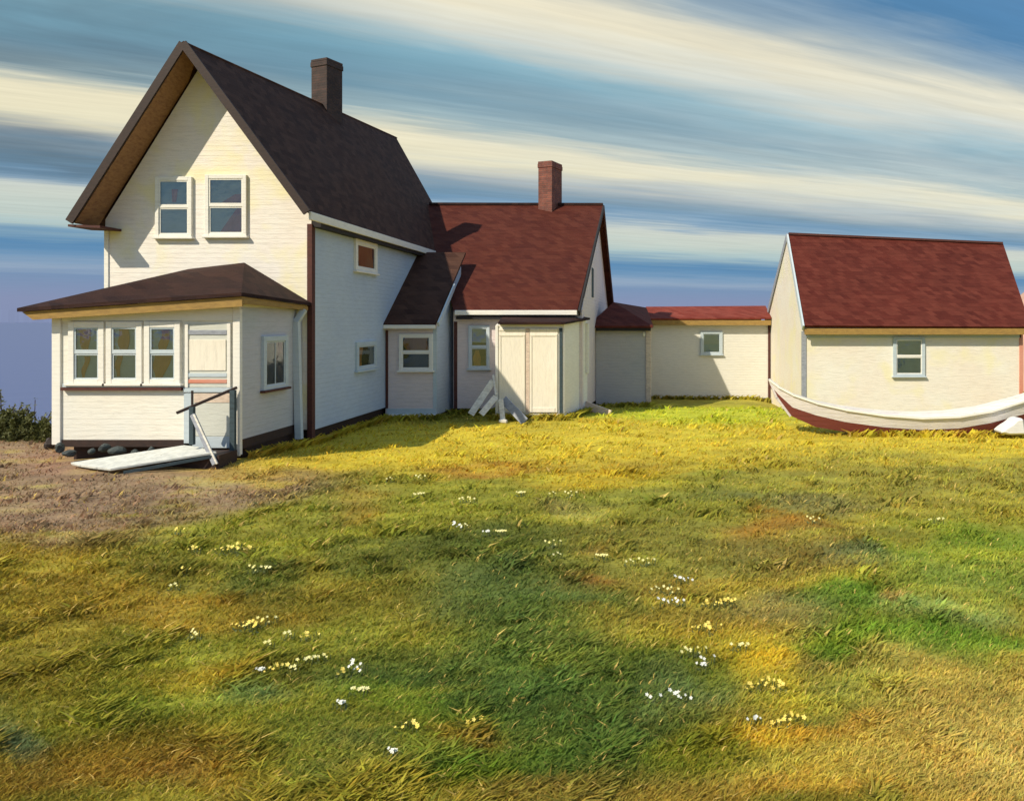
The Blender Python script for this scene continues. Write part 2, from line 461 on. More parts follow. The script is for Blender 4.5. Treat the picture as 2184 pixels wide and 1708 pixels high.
# tints of turf: (x, y, rx, ry, colour, weight) of each patch in survey units
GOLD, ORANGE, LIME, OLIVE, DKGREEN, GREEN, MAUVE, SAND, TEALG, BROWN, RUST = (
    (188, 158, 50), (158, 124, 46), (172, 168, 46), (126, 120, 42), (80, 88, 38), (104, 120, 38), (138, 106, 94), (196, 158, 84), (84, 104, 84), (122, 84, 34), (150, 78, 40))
PATCH = [
    (1000, 955, 360, 34, GOLD, 1.0), (1500, 940, 500, 32, GOLD, 0.9), (1500, 885, 160, 26, LIME, 0.95), (2100, 952, 240, 22, GOLD, 0.9), (1250, 1000, 160, 26, ORANGE, 0.8), (760, 985, 260, 24, GOLD, 0.8),
    (1040, 1008, 90, 14, RUST, 0.5), (560, 1010, 160, 24, ORANGE, 0.8), (420, 965, 200, 20, RUST, 0.35),
    (150, 1040, 330, 62, MAUVE, 1.0), (60, 960, 160, 40, MAUVE, 1.0), (520, 1050, 170, 36, MAUVE, 0.7), (100, 1120, 190, 40, MAUVE, 0.7), (100, 1000, 70, 26, (150, 92, 82), 0.6),
    (60, 1010, 60, 40, (112, 96, 74), 0.5), (330, 1085, 90, 26, (104, 84, 58), 0.7), (200, 1020, 70, 16, (110, 92, 74), 0.6), (15, 1145, 40, 18, (110, 70, 62), 0.7),
    (820, 1090, 260, 40, OLIVE, 0.9), (1300, 1060, 350, 40, OLIVE, 0.8), (1900, 1020, 350, 50, (134, 120, 52), 0.9), (1500, 1062, 180, 16, (80, 84, 48), 0.8), (1720, 1075, 120, 22, (120, 108, 76), 0.7),
    (1230, 1085, 60, 14, (138, 116, 92), 0.5), (780, 1075, 60, 20, (160, 100, 44), 0.5), (1600, 1000, 140, 16, (190, 158, 40), 0.6), (1290, 1015, 130, 14, (198, 160, 30), 0.7),
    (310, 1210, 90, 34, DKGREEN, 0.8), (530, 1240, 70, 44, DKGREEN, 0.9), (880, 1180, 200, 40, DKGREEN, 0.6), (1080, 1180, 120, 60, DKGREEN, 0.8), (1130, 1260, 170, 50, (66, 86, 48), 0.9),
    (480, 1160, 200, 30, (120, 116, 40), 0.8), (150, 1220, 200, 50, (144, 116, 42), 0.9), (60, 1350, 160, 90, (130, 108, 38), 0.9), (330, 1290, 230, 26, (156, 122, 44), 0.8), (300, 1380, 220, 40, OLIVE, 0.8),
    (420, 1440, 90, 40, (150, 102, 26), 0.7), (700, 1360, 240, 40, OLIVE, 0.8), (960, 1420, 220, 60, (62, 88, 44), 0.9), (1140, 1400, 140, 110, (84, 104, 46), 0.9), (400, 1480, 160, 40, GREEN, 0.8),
    (540, 1490, 80, 30, (118, 130, 86), 0.6), (880, 1490, 140, 40, GREEN, 0.7), (200, 1500, 160, 50, (120, 112, 36), 0.8), (20, 1550, 40, 50, TEALG, 0.5), (500, 1560, 240, 50, (112, 108, 34), 0.9), (260, 1600, 220, 36, (140, 106, 36), 0.7),
    (720, 1590, 150, 40, (110, 112, 44), 0.8), (960, 1580, 120, 30, (92, 104, 40), 0.8), (1000, 1530, 60, 20, (146, 96, 34), 0.6), (1060, 1610, 120, 40, (86, 108, 24), 0.7), (780, 1610, 90, 22, (88, 90, 56), 0.6),
    (150, 1660, 250, 40, (140, 106, 42), 0.9), (400, 1670, 100, 26, (124, 80, 34), 0.7), (800, 1680, 260, 40, (140, 124, 42), 0.8), (1250, 1590, 130, 90, (72, 96, 40), 0.9), (1300, 1690, 300, 30, (132, 104, 48), 0.8),
    (1480, 1160, 240, 50, (118, 108, 48), 0.8), (1640, 1135, 80, 22, (172, 104, 38), 0.7), (1260, 1215, 50, 14, RUST, 0.6), (1700, 1180, 140, 40, (128, 104, 54), 0.7), (1860, 1190, 90, 16, (88, 104, 72), 0.8),
    (2090, 1170, 150, 40, GREEN, 0.95), (2080, 1240, 150, 30, (110, 124, 52), 0.8), (1780, 1300, 90, 36, (84, 116, 30), 0.95), (1900, 1300, 30, 22, (150, 84, 56), 0.7), (1650, 1320, 110, 40, (124, 108, 72), 0.7), (1990, 1320, 120, 30, (122, 136, 76), 0.8),
    (2030, 1390, 150, 28, (88, 122, 36), 0.9), (1760, 1385, 90, 26, (92, 120, 32), 0.8), (1280, 1290, 80, 22, (110, 128, 64), 0.6), (1440, 1340, 200, 50, (140, 118, 48), 0.7), (1470, 1250, 240, 30, (150, 122, 50), 0.6),
    (1560, 1370, 120, 30, (190, 150, 40), 0.5), (1420, 1420, 140, 50, (96, 104, 34), 0.8), (1360, 1500, 140, 60, (74, 94, 44), 0.8), (1600, 1420, 60, 30, (204, 160, 40), 0.7), (1660, 1470, 40, 24, (204, 164, 44), 0.6),
    (1760, 1470, 140, 36, (104, 118, 36), 0.8), (1720, 1430, 50, 30, (130, 104, 56), 0.6), (1440, 1460, 80, 26, (104, 120, 92), 0.5), (1590, 1485, 160, 26, (150, 128, 52), 0.7), (1680, 1540, 150, 26, (200, 156, 46), 0.7), (1760, 1520, 110, 16, (176, 116, 38), 0.6),
    (1500, 1580, 120, 40, (116, 112, 28), 0.8), (1980, 1480, 260, 60, (176, 148, 74), 0.9), (2050, 1600, 240, 90, (184, 154, 84), 0.95), (1820, 1620, 180, 70, (178, 152, 62), 0.8), (1700, 1690, 300, 30, (180, 138, 54), 0.7), (1450, 1660, 160, 40, (136, 116, 48), 0.7)]

def srgb_arr(c):
    c = np.asarray(c, float) / 255.0
    return np.where(c <= 0.04045, c / 12.92, ((c + 0.055) / 1.055) ** 2.4)

TURF_GAIN = 1.22
def turf(X, Y):
    """base colour of the turf at a place on the hill"""
    X = np.asarray(X, float); Y = np.asarray(Y, float)
    Ys = np.maximum(Y, 3.0)
    x = VX + F * X / Ys + 60 * (fbm(X * 0.9, Y * 0.9, 3) - 0.5) * 2
    y = HY + F * E / Ys
    y = y + (fbm(X * 0.8 + 31, Y * 0.8 + 77, 3) - 0.5) * 0.22 * (y - HY)
    n = fbm(X * 0.5 + 3, Y * 0.5 + 8, 4)
    c = srgb_arr((118, 110, 42))[None] * (1 - n[:, None]) + srgb_arr((150, 128, 46))[None] * n[:, None]
    wsum = np.full(X.shape, 0.35)
    acc = c * 0.35
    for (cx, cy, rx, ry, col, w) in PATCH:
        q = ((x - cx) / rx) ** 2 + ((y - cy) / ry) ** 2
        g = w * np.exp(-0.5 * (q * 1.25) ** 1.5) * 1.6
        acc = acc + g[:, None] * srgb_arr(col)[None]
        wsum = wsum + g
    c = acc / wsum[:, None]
    m = fbm(X * 2.4 + 11, Y * 5.0 + 4, 4, 0.6)
    k = fbm(X * 5.5 + 1, Y * 9 + 2, 3, 0.6)
    st = fbm(X * 0.9 + 21, Y * 2.6 + 14, 4, 0.6)
    c = c * np.clip(0.42 + 0.62 * m + 0.54 * st, 0.4, 1.5)[:, None]
    hl = np.clip((st - 0.58) * 5, 0, 1) * 0.35
    c = c * (1 - hl[:, None]) + srgb_arr((176, 160, 58))[None] * hl[:, None]
    c = c * np.stack([0.9 + 0.2 * k, np.ones_like(k), 1.1 - 0.2 * k], 1)
    c = c * np.array([0.94, 1.06, 1.0])[None]
    return np.clip(c * TURF_GAIN, 0.004, 0.8)

def set_colors(me, cols):
    at = me.color_attributes.new("turf_tint", 'FLOAT_COLOR', 'POINT')
    buf = np.ones((len(cols), 4), np.float32); buf[:, :3] = cols
    at.data.foreach_set('color', buf.ravel())

def turf_mat(name, blade=False):
    m, nt, b, pos = base_mat(name)
    a = nd(nt, 'ShaderNodeAttribute', attribute_name='turf_tint')
    c = a.outputs['Color']
    if not blade:
        n = noise(nt, pos, 14.0, 6, 0.7, (1, 1.6, 1))
        c = mixc(nt, 1.0, c, ramp(nt, n, [(0.25, 0.55), (0.5, 1.0), (0.75, 1.5)]), 'MULTIPLY')
        bp = nd(nt, 'ShaderNodeBump'); bp.inputs['Strength'].default_value = 0.8; bp.inputs['Distance'].default_value = 0.03
        nt.links.new(n, bp.inputs['Height']); nt.links.new(bp.outputs[0], b.inputs['Normal'])
    nt.links.new(c, b.inputs['Base Color'])
    b.inputs['Roughness'].default_value = 0.8
    b.inputs['Specular IOR Level'].default_value = 0.15
    if blade:
        tl = nd(nt, 'ShaderNodeBsdfTranslucent'); nt.links.new(c, tl.inputs[0])
        mx = nd(nt, 'ShaderNodeMixShader'); mx.inputs[0].default_value = 0.35
        out = nt.nodes['Material Output']
        nt.links.new(b.outputs[0], mx.inputs[1]); nt.links.new(tl.outputs[0], mx.inputs[2]); nt.links.new(mx.outputs[0], out.inputs[0])
    return m

def build_ground():
    xs = np.concatenate([np.linspace(-400, -60, 18)[:-1], np.linspace(-60, -28, 33)[:-1], np.arange(-28, 22, 0.16), np.linspace(22, 60, 39)[:-1], np.linspace(60, 400, 18)])
    ys = np.concatenate([np.linspace(-300, -10, 16)[:-1], np.linspace(-10, 2, 13)[:-1], np.arange(2, 34, 0.16), np.linspace(34, 70, 46)[:-1], np.linspace(70, 200, 14)])
    gx, gy = np.meshgrid(xs, ys)
    X, Y = gx.ravel(), gy.ravel()
    Z = height(X, Y)
    nx, ny = len(xs), len(ys)
    i = (np.arange(ny - 1)[:, None] * nx + np.arange(nx - 1)[None]).ravel()
    faces = np.stack([i, i + 1, i + nx + 1, i + nx], 1)
    me = bpy.data.meshes.new("grassy_ground")
    me.vertices.add(len(X)); me.vertices.foreach_set('co', np.stack([X, Y, Z], 1).astype(np.float32).ravel())
    me.loops.add(faces.size); me.loops.foreach_set('vertex_index', faces.ravel().astype(np.int32))
    me.polygons.add(len(faces)); me.polygons.foreach_set('loop_start', (np.arange(len(faces)) * 4).astype(np.int32))
    me.polygons.foreach_set('use_smooth', np.ones(len(faces), bool))
    me.update(calc_edges=True)
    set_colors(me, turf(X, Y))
    me.materials.append(turf_mat('turf_soil'))
    o = bpy.data.objects.new("grassy_ground", me); COL.objects.link(o)
    o['kind'] = 'structure'
build_ground()

def build_sea():
    m, nt, b, pos = base_mat('sea_water')
    b.inputs['Base Color'].default_value = (0.075, 0.10, 0.25, 1)
    b.inputs['Roughness'].default_value = 0.35
    n = noise(nt, pos, 0.05, 5, 0.6)
    bp = nd(nt, 'ShaderNodeBump'); bp.inputs['Strength'].default_value = 0.3; bp.inputs['Distance'].default_value = 1.0
    nt.links.new(n, bp.inputs['Height']); nt.links.new(bp.outputs[0], b.inputs['Normal'])
    r = 30000
    mb = MB()
    vs = [(0, 0, SEA_Z)] + [(r * math.cos(2 * math.pi * k / 96), r * math.sin(2 * math.pi * k / 96), SEA_Z) for k in range(96)]
    mb.add(vs, [(0, k + 1, (k + 1) % 96 + 1) for k in range(96)])
    o = mb.build('sea', m); o['kind'] = 'structure'
build_sea()

def build_dune():
    m, nt, b, pos = base_mat('pinkish_sand')
    n = noise(nt, pos, 0.6, 5, 0.6)
    nt.links.new(ramp(nt, n, [(0.3, (0.42, 0.24, 0.17)), (0.7, (0.55, 0.34, 0.25))]), b.inputs['Base Color'])
    b.inputs['Roughness'].default_value = 0.9
    mb = MB(); nu, nv = 40, 14
    cx, cy, rx, ry, top, bot = 37.0, 66.0, 8.2, 9.0, 7.6, -12.0
    vs = []
    for j in range(nv + 1):
        t = j / nv
        for k in range(nu):
            a = 2 * math.pi * k / nu
            rr = math.sin(t * math.pi / 2) * (1 + 0.5 * t)
            vs.append((cx + rx * rr * math.cos(a), cy + ry * rr * math.sin(a), bot + (top - bot) * math.cos(t * math.pi / 2) ** 0.8 + 0.25 * math.sin(3 * a + 4 * t)))
    mb.add(vs, [(j * nu + k, j * nu + (k + 1) % nu, (j + 1) * nu + (k + 1) % nu, (j + 1) * nu + k) for j in range(nv) for k in range(nu)])
    o = mb.build('dune', m, smooth=True); o['kind'] = 'structure'
build_dune()

# ------------------------------------------------------------------ windows
def window(parent, origin, axis, w, h, frame_mat=None, sash=None, curtain=None, shade=None, rail=True, cloth=None, casing=0.10, deep=0.075, sill_mat=None, room=None, name='window', mull=0):
    """origin: lower-left corner seen from outside; axis 'front' faces the viewer, 'right' faces +X"""
    frame_mat = frame_mat or M['trim']
    sash = sash or frame_mat
    o = Vector(origin)
    def mp(a, b, c):
        return o + (Vector((a, -c, b)) if axis == 'front' else Vector((c, a, b)))
    def bx(mb, a0, a1, b0, b1, c0, c1):
        p, q = mp(a0, b0, c0), mp(a1, b1, c1)
        return mb.box(p.x, q.x, p.y, q.y, p.z, q.z)
    k = casing
    fr = MB()
    bx(fr, 0, k, 0, h, -0.02, deep); bx(fr, w - k, w, 0, h, -0.02, deep)
    bx(fr, k, w - k, h - k, h, -0.02, deep - 0.003); bx(fr, k, w - k, 0, k * 0.7, -0.02, deep - 0.003)
    f = fr.build(name, frame_mat, parent, bevel=0.006)
    sl = MB(); bx(sl, -0.05, w + 0.05, -0.055, -0.002, -0.02, deep + 0.05)
    sl.build('sill', sill_mat or frame_mat, f, bevel=0.006)
    rm = MB(); bx(rm, k, w - k, k * 0.7, h - k, -0.02, 0.006); rm.build('interior', room or M['room'], f)
    mid = h * 0.5
    s = 0.035
    if rail:
        ra = MB(); bx(ra, k, w - k, mid - 0.03, mid + 0.03, 0.034, 0.060); ra.build('meeting_rail', sash, f, bevel=0.004)
        spans = [(k * 0.7, mid - 0.03, 0.034), (mid + 0.03, h - k, 0.046)]
    else:
        spans = [(k * 0.7, h - k, 0.036)]
    for (b0, b1, c) in spans:
        st = MB()
        bx(st, k, k + s, b0, b1, c - 0.012, c + 0.012); bx(st, w - k - s, w - k, b0, b1, c - 0.012, c + 0.012)
        bx(st, k + s, w - k - s, b1 - s, b1, c - 0.012, c + 0.011); bx(st, k + s, w - k - s, b0, b0 + s, c - 0.012, c + 0.011)
        for j in range(mull):
            a = k + (w - 2 * k) * (j + 1) / (mull + 1)
            bx(st, a - 0.012, a + 0.012, b0 + s, b1 - s, c - 0.010, c + 0.010)
        st.build('sash', sash, f)
        pn = MB(); pn.add([mp(k + s, b0 + s, c), mp(w - k - s, b0 + s, c), mp(w - k - s, b1 - s, c), mp(k + s, b1 - s, c)], [(0, 1, 2, 3)]); pn.build('pane', M['glass'], f, fix=False)
    if curtain:
        for (a0, a1, t0, t1, b0, b1) in curtain:      # left/right edge at foot and head, as shares of the width and height
            n = 9
            cu = MB(); vs = []
            for i in range(n + 1):
                v = i / n
                for j in range(7):
                    q = j / 6
                    lo = a0 + (t0 - a0) * v + (0.0 if cloth else 0.05) * math.sin(v * 7 + a0 * 9); hi = a1 + (t1 - a1) * v + (0.0 if cloth else 0.04) * math.sin(v * 5 + 1 + a1 * 7)
                    a = k + (w - 2 * k) * min(0.97, max(0.03, lo + (hi - lo) * q))
                    vs.append(mp(a, k * 0.7 + (h - 1.7 * k) * (b0 + (b1 - b0) * v), 0.014 + 0.005 * math.sin(q * 14)))
            cu.add(vs, [(i * 7 + j, i * 7 + j + 1, (i + 1) * 7 + j + 1, (i + 1) * 7 + j) for i in range(n) for j in range(6)])
            cu.build('curtain', cloth or M['curtain'], f, smooth=True)
    if shade:
        sh = MB(); bx(sh, k + s, w - k - s, h - k - (h - 1.7 * k) * shade, h - k, 0.008, 0.016); sh.build('window_shade', M['shade'], f)
    return f

def winpx(parent, x0, x1, y0, y1, Y, **kw):
    return window(parent, (PX(x0, Y), Y, PZ(y1, Y)), 'front', PX(x1, Y) - PX(x0, Y), PZ(y0, Y) - PZ(y1, Y), **kw)

def chimney(parent, c, w, d, z0, z1, mat, rot, name='chimney'):
    ch = MB()
    Mx = Matrix.Translation((c[0], c[1], 0)) @ Matrix.Rotation(R(rot), 4, 'Z')
    ch.box(-w / 2, w / 2, -d / 2, d / 2, z0, z1 - 0.28, Mx)
    o = ch.build(name, mat, parent, bevel=0.012)
    cap = MB()
    cap.box(-w / 2 - 0.025, w / 2 + 0.025, -d / 2 - 0.025, d / 2 + 0.025, z1 - 0.28, z1 - 0.10, Mx)
    cap.box(-w / 2 - 0.01, w / 2 + 0.01, -d / 2 - 0.01, d / 2 + 0.01, z1 - 0.10, z1, Mx)
    cap.build('chimney_cap', mat, o, bevel=0.012)
    fl = MB()
    fl.box(-w / 2 - 0.12, w / 2 + 0.12, -d / 2 - 0.12, d / 2 + 0.12, z0 + 0.05, z0 + 0.09, Mx)
    return o

# ------------------------------------------------------------------ the farmhouse
def farmhouse():
    T = thing('farmhouse', (-12, 20, 0), 'tall white gabled house with dark brown roof, sooty chimney and glazed porch at the left', 'house')
    XL, XR, YW, YB = -14.74, -9.25, 20.0, 34.3
    XA, ZA, ZAB = -12.15, 10.48, 11.85           # ridge, front and back heights
    YF, YR = 19.2, 34.7
    wall = MB()
    zt = 6.12
    wall.prism([(XL, YW, 0.42), (XR, YW, 0.42), (XR, YW, zt), (XA, YW, ZA - 0.28), (XL, YW, zt - 0.1)], (0, YB - YW, 0))
    wall.build('wall', M['white'], T)
    # thin sheet over the side wall, its blue-grey shade put into the paint
    sw = MB(); sw.box(XR, XR + 0.015, YW + 0.14, YB, 0.40, 6.02); sw.build('side_wall', M['shade_side'], T)
    fd = MB(); fd.box(XL + 0.12, XR - 0.10, YW + 0.12, YB - 0.1, -0.6, 0.42); fd.build('foundation', M['gap_shade'], T)
    # roof slopes
    EL, ER = -15.06, -8.98
    zel, zer = 5.92, 6.16
    rf = MB(); rf.slab([(ER, YF, zer), (ER, YR, 6.16), (XA, YR, ZAB), (XA, YF, ZA)], 0.10)
    r1 = rf.build('roof', M['roof_dark'], T)
    r1['label'] = 'dark brown right slope of the roof'
    lf = MB(); lf.slab([(EL, YF, zel), (XA, YF, ZA), (XA, YR, ZAB), (EL, YR, zel)], 0.10)
    lf.build('roof', M['roof_dark'], T)
    # boarded soffit under the left slope, and the barge boards
    dz = 0.13
    so = MB(); so.slab([(EL + 0.06, YF + 0.04, zel - dz + 0.05), (XA - 0.02, YF + 0.04, ZA - dz - 0.02), (XA - 0.02, YW + 0.02, ZA - dz + 0.02), (EL + 0.06, YW + 0.02, zel - dz + 0.05)], 0.05)
    so.build('soffit', M['soffit'], T)
    for (p, q) in (((EL, YF - 0.02, zel - 0.07), (XA, YF - 0.02, ZA - 0.07)), ((XA, YF - 0.021, ZA - 0.07), (ER, YF - 0.021, zer - 0.07))):
        bb = MB(); bb.bar(p, q, 0.05, 0.20, up=(0, 0, 1)); bb.build('barge_board', M['rail_dark'], T)
    # fascia along the right eave, white over black
    fa = MB(); fa.box(ER - 0.02, ER + 0.05, YF + 0.1, YR - 0.05, 5.92, 6.13); fa.build('fascia', M['trim'], T, bevel=0.01)
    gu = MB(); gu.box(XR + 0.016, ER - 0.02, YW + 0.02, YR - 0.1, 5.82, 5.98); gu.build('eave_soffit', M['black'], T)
    rt = MB(); rt.slab([(EL - 0.05, YF, zel - 0.13), (EL + 0.75, YF + 0.03, zel - 0.16), (EL + 0.75, YW, zel - 0.16), (EL - 0.05, YW, zel - 0.13)], 0.06); rt.build('eave_return', M['red_trim'] if False else M['maroon'], T)
    # corner boards
    cb = MB(); cb.box(XR - 0.10, XR + 0.03, YW - 0.03, YW + 0.16, 0.1, 5.9); cb.build('corner_board', M['maroon'], T)
    cb = MB(); cb.box(XL - 0.02, XL + 0.10, YW - 0.03, YW + 0.16, 0.42, 5.75); cb.build('corner_board', M['trim'], T, bevel=0.008)
    chimney(T, (XA + 0.05, 27.4), 0.74, 0.74, 10.3, 12.78, M['brick_dark'], -22)
    # gable windows
    winpx(T, 334, 412, 378, 506, YW, room=M['pane_reflection'], cloth=M['roof_reflection'], curtain=[(0.42, 0.56, 0.40, 0.62, 0.60, 0.84)])  # red sheet painted in as a roof reflection on the pane
    winpx(T, 440, 528, 374, 504, YW, room=M['pane_reflection'], cloth=M['roof_reflection'], curtain=[(0.30, 0.97, 0.80, 0.97, 0.02, 0.46), (0.25, 0.97, 0.75, 0.97, 0.53, 0.72)])  # both red sheets imitate the roof mirrored in the glass
    # side windows
    window(T, (XR + 0.015, 22.75, 4.86), 'right', 1.75, 0.98, rail=False, casing=0.16, curtain=[(0.1, 0.9, 0.1, 0.9, 0.0, 1.0)])
    window(T, (XR + 0.015, 22.85, 1.80), 'right', 1.6, 0.88, rail=False, casing=0.14, frame_mat=M['bluetrim'], curtain=[(0.02, 0.25, 0.02, 0.3, 0.0, 1.0)])

    # ---------------- porch
    YP, XPL, XPR = 17.04, -13.76, -9.50
    ZB, ZT = 0.62, 3.72
    s = F / YP
    pw = MB(); pw.prism([(XPL, YP, ZB), (XPR, YP, ZB), (XPR, YP, ZT + 0.12), (XPL, YP, ZT - 0.12)], (0, YW - YP, 0))
    pw.build('porch_wall', M['white_porch'], T)
    pw = MB(); pw.box(XPR, XPR + 0.012, YP + 0.06, YW - 0.002, ZB, 3.62); pw.build('porch_side_wall', M['lavender'], T)  # thin sheet whose lavender grey holds this side's shade
    pf = MB(); pf.box(XPL + 0.25, XPR - 0.06, YP + 0.3, YW, -0.2, ZB); pf.build('porch_foundation', M['gap_shade'], T)
    sk = MB(); sk.box(XPL + 0.2, PX(393, YP), YP - 0.012, YP + 0.2, ZB - 0.16, ZB - 0.001); sk.build('porch_gap_shade', M['gap_shade'], T)  # dark strip drawn in for the shaded gap below the porch
    sk = MB(); sk.box(XPR - 0.2, XPR + 0.012, YP + 0.1, YW - 0.1, ZB - 0.22, ZB - 0.001); sk.build('porch_gap_shade', M['gap_shade'], T)  # same painted gap shade along the porch's right side
    # roof: hipped against the house
    FL, FR, BR, BL = (-14.26, 16.68, 3.60), (-9.27, 16.68, 3.95), (-9.24, 19.97, 3.80), (-14.26, 19.97, 3.62)
    A1, A2 = (-12.5, 19.97, 4.70), (-11.02, 19.97, 4.87)
    pr = MB()
    up = lambda p: Vector(p)
    dn = lambda p: Vector(p) - Vector((0, 0, 0.08))
    tv = [up(p) for p in (FL, FR, BR, A2, A1, BL)]; bv = [dn(p) for p in (FL, FR, BR, A2, A1, BL)]
    pr.add(tv + bv, [(0, 1, 3), (0, 3, 4), (1, 2, 3), (0, 4, 5), (6, 9, 7), (6, 10, 9), (7, 9, 8), (6, 11, 10), (0, 6, 7, 1), (1, 7, 8, 2), (5, 11, 6, 0), (2, 8, 9, 3), (3, 9, 10, 4), (4, 10, 11, 5)])
    pr.build('porch_roof', M['roof_porch'], T)
    fb = MB(); fb.prism([(FL[0] + 0.3, 16.74, 3.34), (FR[0] - 0.02, 16.74, 3.64), (FR[0] - 0.02, 16.74, 3.86), (FL[0] + 0.06, 16.74, 3.515)], (0, 0.05, 0)); fb.build('porch_fascia', M['ochre'], T)
    fb = MB(); fb.prism([(FR[0] - 0.02, 16.795, 3.70), (FR[0] - 0.02, 19.9, 3.60), (FR[0] - 0.02, 19.9, 3.71), (FR[0] - 0.02, 16.795, 3.86)], (-0.05, 0, 0)); fb.build('porch_fascia', M['ochre'], T)
    so = MB(); so.slab([(FL[0] + 0.3, 16.795, 3.40), (FR[0] - 0.08, 16.795, 3.70), (FR[0] - 0.08, YP - 0.002, 3.72), (FL[0] + 0.3, YP - 0.002, 3.42)], 0.03); so.build('porch_soffit', M['ochre'], T)
    # posts and boards of the front
    q = lambda x0, x1, y0, y1, d0, d1: MB().box(PX(x0, YP), PX(x1, YP), YP - d1, YP - d0, PZ(y1, YP), PZ(y0, YP))
    q(499, 514, 650, 972, 0, 0.05).build('corner_post', M['trim'], T, bevel=0.01)
    MB().box(XPR - 0.11, XPR + 0.03, YP - 0.052, YP + 0.05, 0.28, 3.6).build('corner_post', M['trim'], T, bevel=0.01)
    q(113, 132, 660, 948, 0, 0.045).build('corner_post', M['trim'], T, bevel=0.01)
    q(133, 498, 656, 684, 0, 0.03).build('frieze_board', M['trim'], T, bevel=0.006)
    q(136, 392, 826, 832, 0, 0.10).build('sill_board', M['maroon'], T)
    q(139, 389, 818, 825.5, 0, 0.085).build('window_ledge', M['bluetrim'], T, bevel=0.006)
    # three sash windows under one head
    cur = [[(0.30, 0.55, 0.05, 0.62, 0.55, 1.0), (0.25, 0.40, 0.35, 0.6, 0.02, 0.44)], [(0.25, 0.62, 0.2, 0.66, 0.55, 0.98), (0.1, 0.3, 0.12, 0.36, 0.05, 0.46)], [(0.3, 0.62, 0.42, 0.78, 0.55, 0.95), (0.12, 0.5, 0.1, 0.85, 0.02, 0.46)]]
    for i, (x0, x1) in enumerate(((150, 226), (230, 307), (311, 388))):
        winpx(T, x0, x1, 686, 817, YP, sash=M['bluetrim'], curtain=cur[i], casing=0.13, name='porch_window', shade=0.0, room=M['pane_reflection'])
    # door bay: panel over a half door
    d = q(397, 492, 690, 826, 0, 0.028).build('door', M['doorgrey'], T, bevel=0.006)
    for (x0, x1, y0, y1, mt, nm) in ((404, 486, 704, 714, 'board_grey', 'panel_rail'), (406, 484, 724, 790, 'door', 'door_panel'), (404, 486, 796, 804, 'bluetrim', 'panel_rail'), (404, 486, 809, 817, 'red_trim', 'red_rail')):
        q(x0, x1, y0, y1, 0.028, 0.045).build(nm, M[mt], d, bevel=0.005)
    for x0, x1 in ((397, 404), (487, 494)):
        q(x0, x1, 690, 826, 0.0281, 0.055).build('door_stile', M['trim'], d, bevel=0.004)
    q(394, 498, 827, 836, 0, 0.06).build('door_ledge', M['bluetrim'], T, bevel=0.005)
    ld = q(414, 497, 838, 930, 0, 0.03).build('half_door', M['doorgrey'], T, bevel=0.006)
    q(416, 494, 838.5, 858, 0.03, 0.04).build('door_panel', M['board_pink'], ld)
    q(394, 413, 838, 945, 0, 0.04).build('door_jamb', M['bluetrim'], T, bevel=0.006)
    q(412, 499, 931, 955, 0, 0.035).build('kick_board', M['bluetrim'], T, bevel=0.006)
    # window of the porch's right side
    window(T, (XPR + 0.012, 17.92, PZ(832, 18.3) + 0.02), 'right', 1.18, 1.30, rail=False, casing=0.13, frame_mat=M['bluetrim'], sill_mat=M['maroon'], shade=0.0, mull=1)
    # rain pipe in the corner
    dp = MB(); dp.bar((-9.36, 19.55, 0.25), (-9.44, 19.55, 3.3), 0.16, 0.14, up=(0, 1, 0)); dp.bar((-9.44, 19.55, 3.28), (-9.30, 19.7, 3.62), 0.14, 0.12, up=(0, 1, 0)); dp.build('downspout', M['bluetrim'], T)

    # ---------------- low wing against the side wall
    Y0, X0, X1 = 25.4, -9.235, -7.52
    wz = 3.32
    sl = 0.74
    wg = MB(); wg.prism([(X1, Y0, 0.14), (X1, 28.6, 0.14), (X1, 28.6, wz + sl * 3.2 - 0.03), (X1, Y0, wz)], (X0 - X1, 0, 0)); wg.build('wing_wall', M['pinkish'], T)
    ws = MB(); ws.prism([(X1 + 0.012, Y0 + 0.08, 0.14), (X1 + 0.012, 28.5, 0.14), (X1 + 0.012, 28.5, wz + sl * 3.1 - 0.1), (X1 + 0.012, Y0 + 0.08, wz - 0.04)], (-0.012, 0, 0)); ws.build('wing_side_wall', M['shade_side'], T)  # overlay with the wing side's shade in its colour
    wf = MB(); wf.box(X0, X1 - 0.1, Y0 + 0.1, 28.5, -0.3, 0.14); wf.build('wing_foundation', M['gap_shade'], T)
    wr = MB(); wr.slab([(X0 - 0.0, Y0 - 0.22, wz - 0.10), (X1 + 0.03, Y0 - 0.22, wz - 0.10), (X1 + 0.10, 28.9, wz + sl * 3.5 + 0.06), (X0, 28.9, wz + sl * 3.5 + 0.06)], 0.08); wr.build('wing_roof', M['roof_dark'], T)
    wt = MB(); wt.box(X0 + 0.01, X1 + 0.04, Y0 - 0.25, Y0 - 0.2, wz - 0.26, wz - 0.13); wt.build('wing_fascia', M['trim'], T, bevel=0.008)
    wt = MB(); wt.bar((X1 + 0.13, Y0 - 0.2, wz - 0.12), (X1 + 0.13, 27.2, wz + sl * 1.8 - 0.06), 0.05, 0.17); wt.build('wing_barge_board', M['bluetrim'], T)
    wt = MB(); wt.box(X0 + 0.05, X1 + 0.03, Y0 - 0.08, Y0 - 0.001, 0.05, 0.17); wt.build('wing_water_board', M['trim'], T, bevel=0.01)
    wt = MB(); wt.box(X0 + 0.05, X1 + 0.02, Y0 - 0.02, Y0 - 0.001, 0.172, 0.36); wt.build('wing_base_board', M['bluetrim'], T)
    wt = MB(); wt.box(X0 + 0.012, X0 + 0.09, Y0 - 0.03, Y0 + 0.02, 0.37, 3.0); wt.build('corner_board', M['maroon'], T)
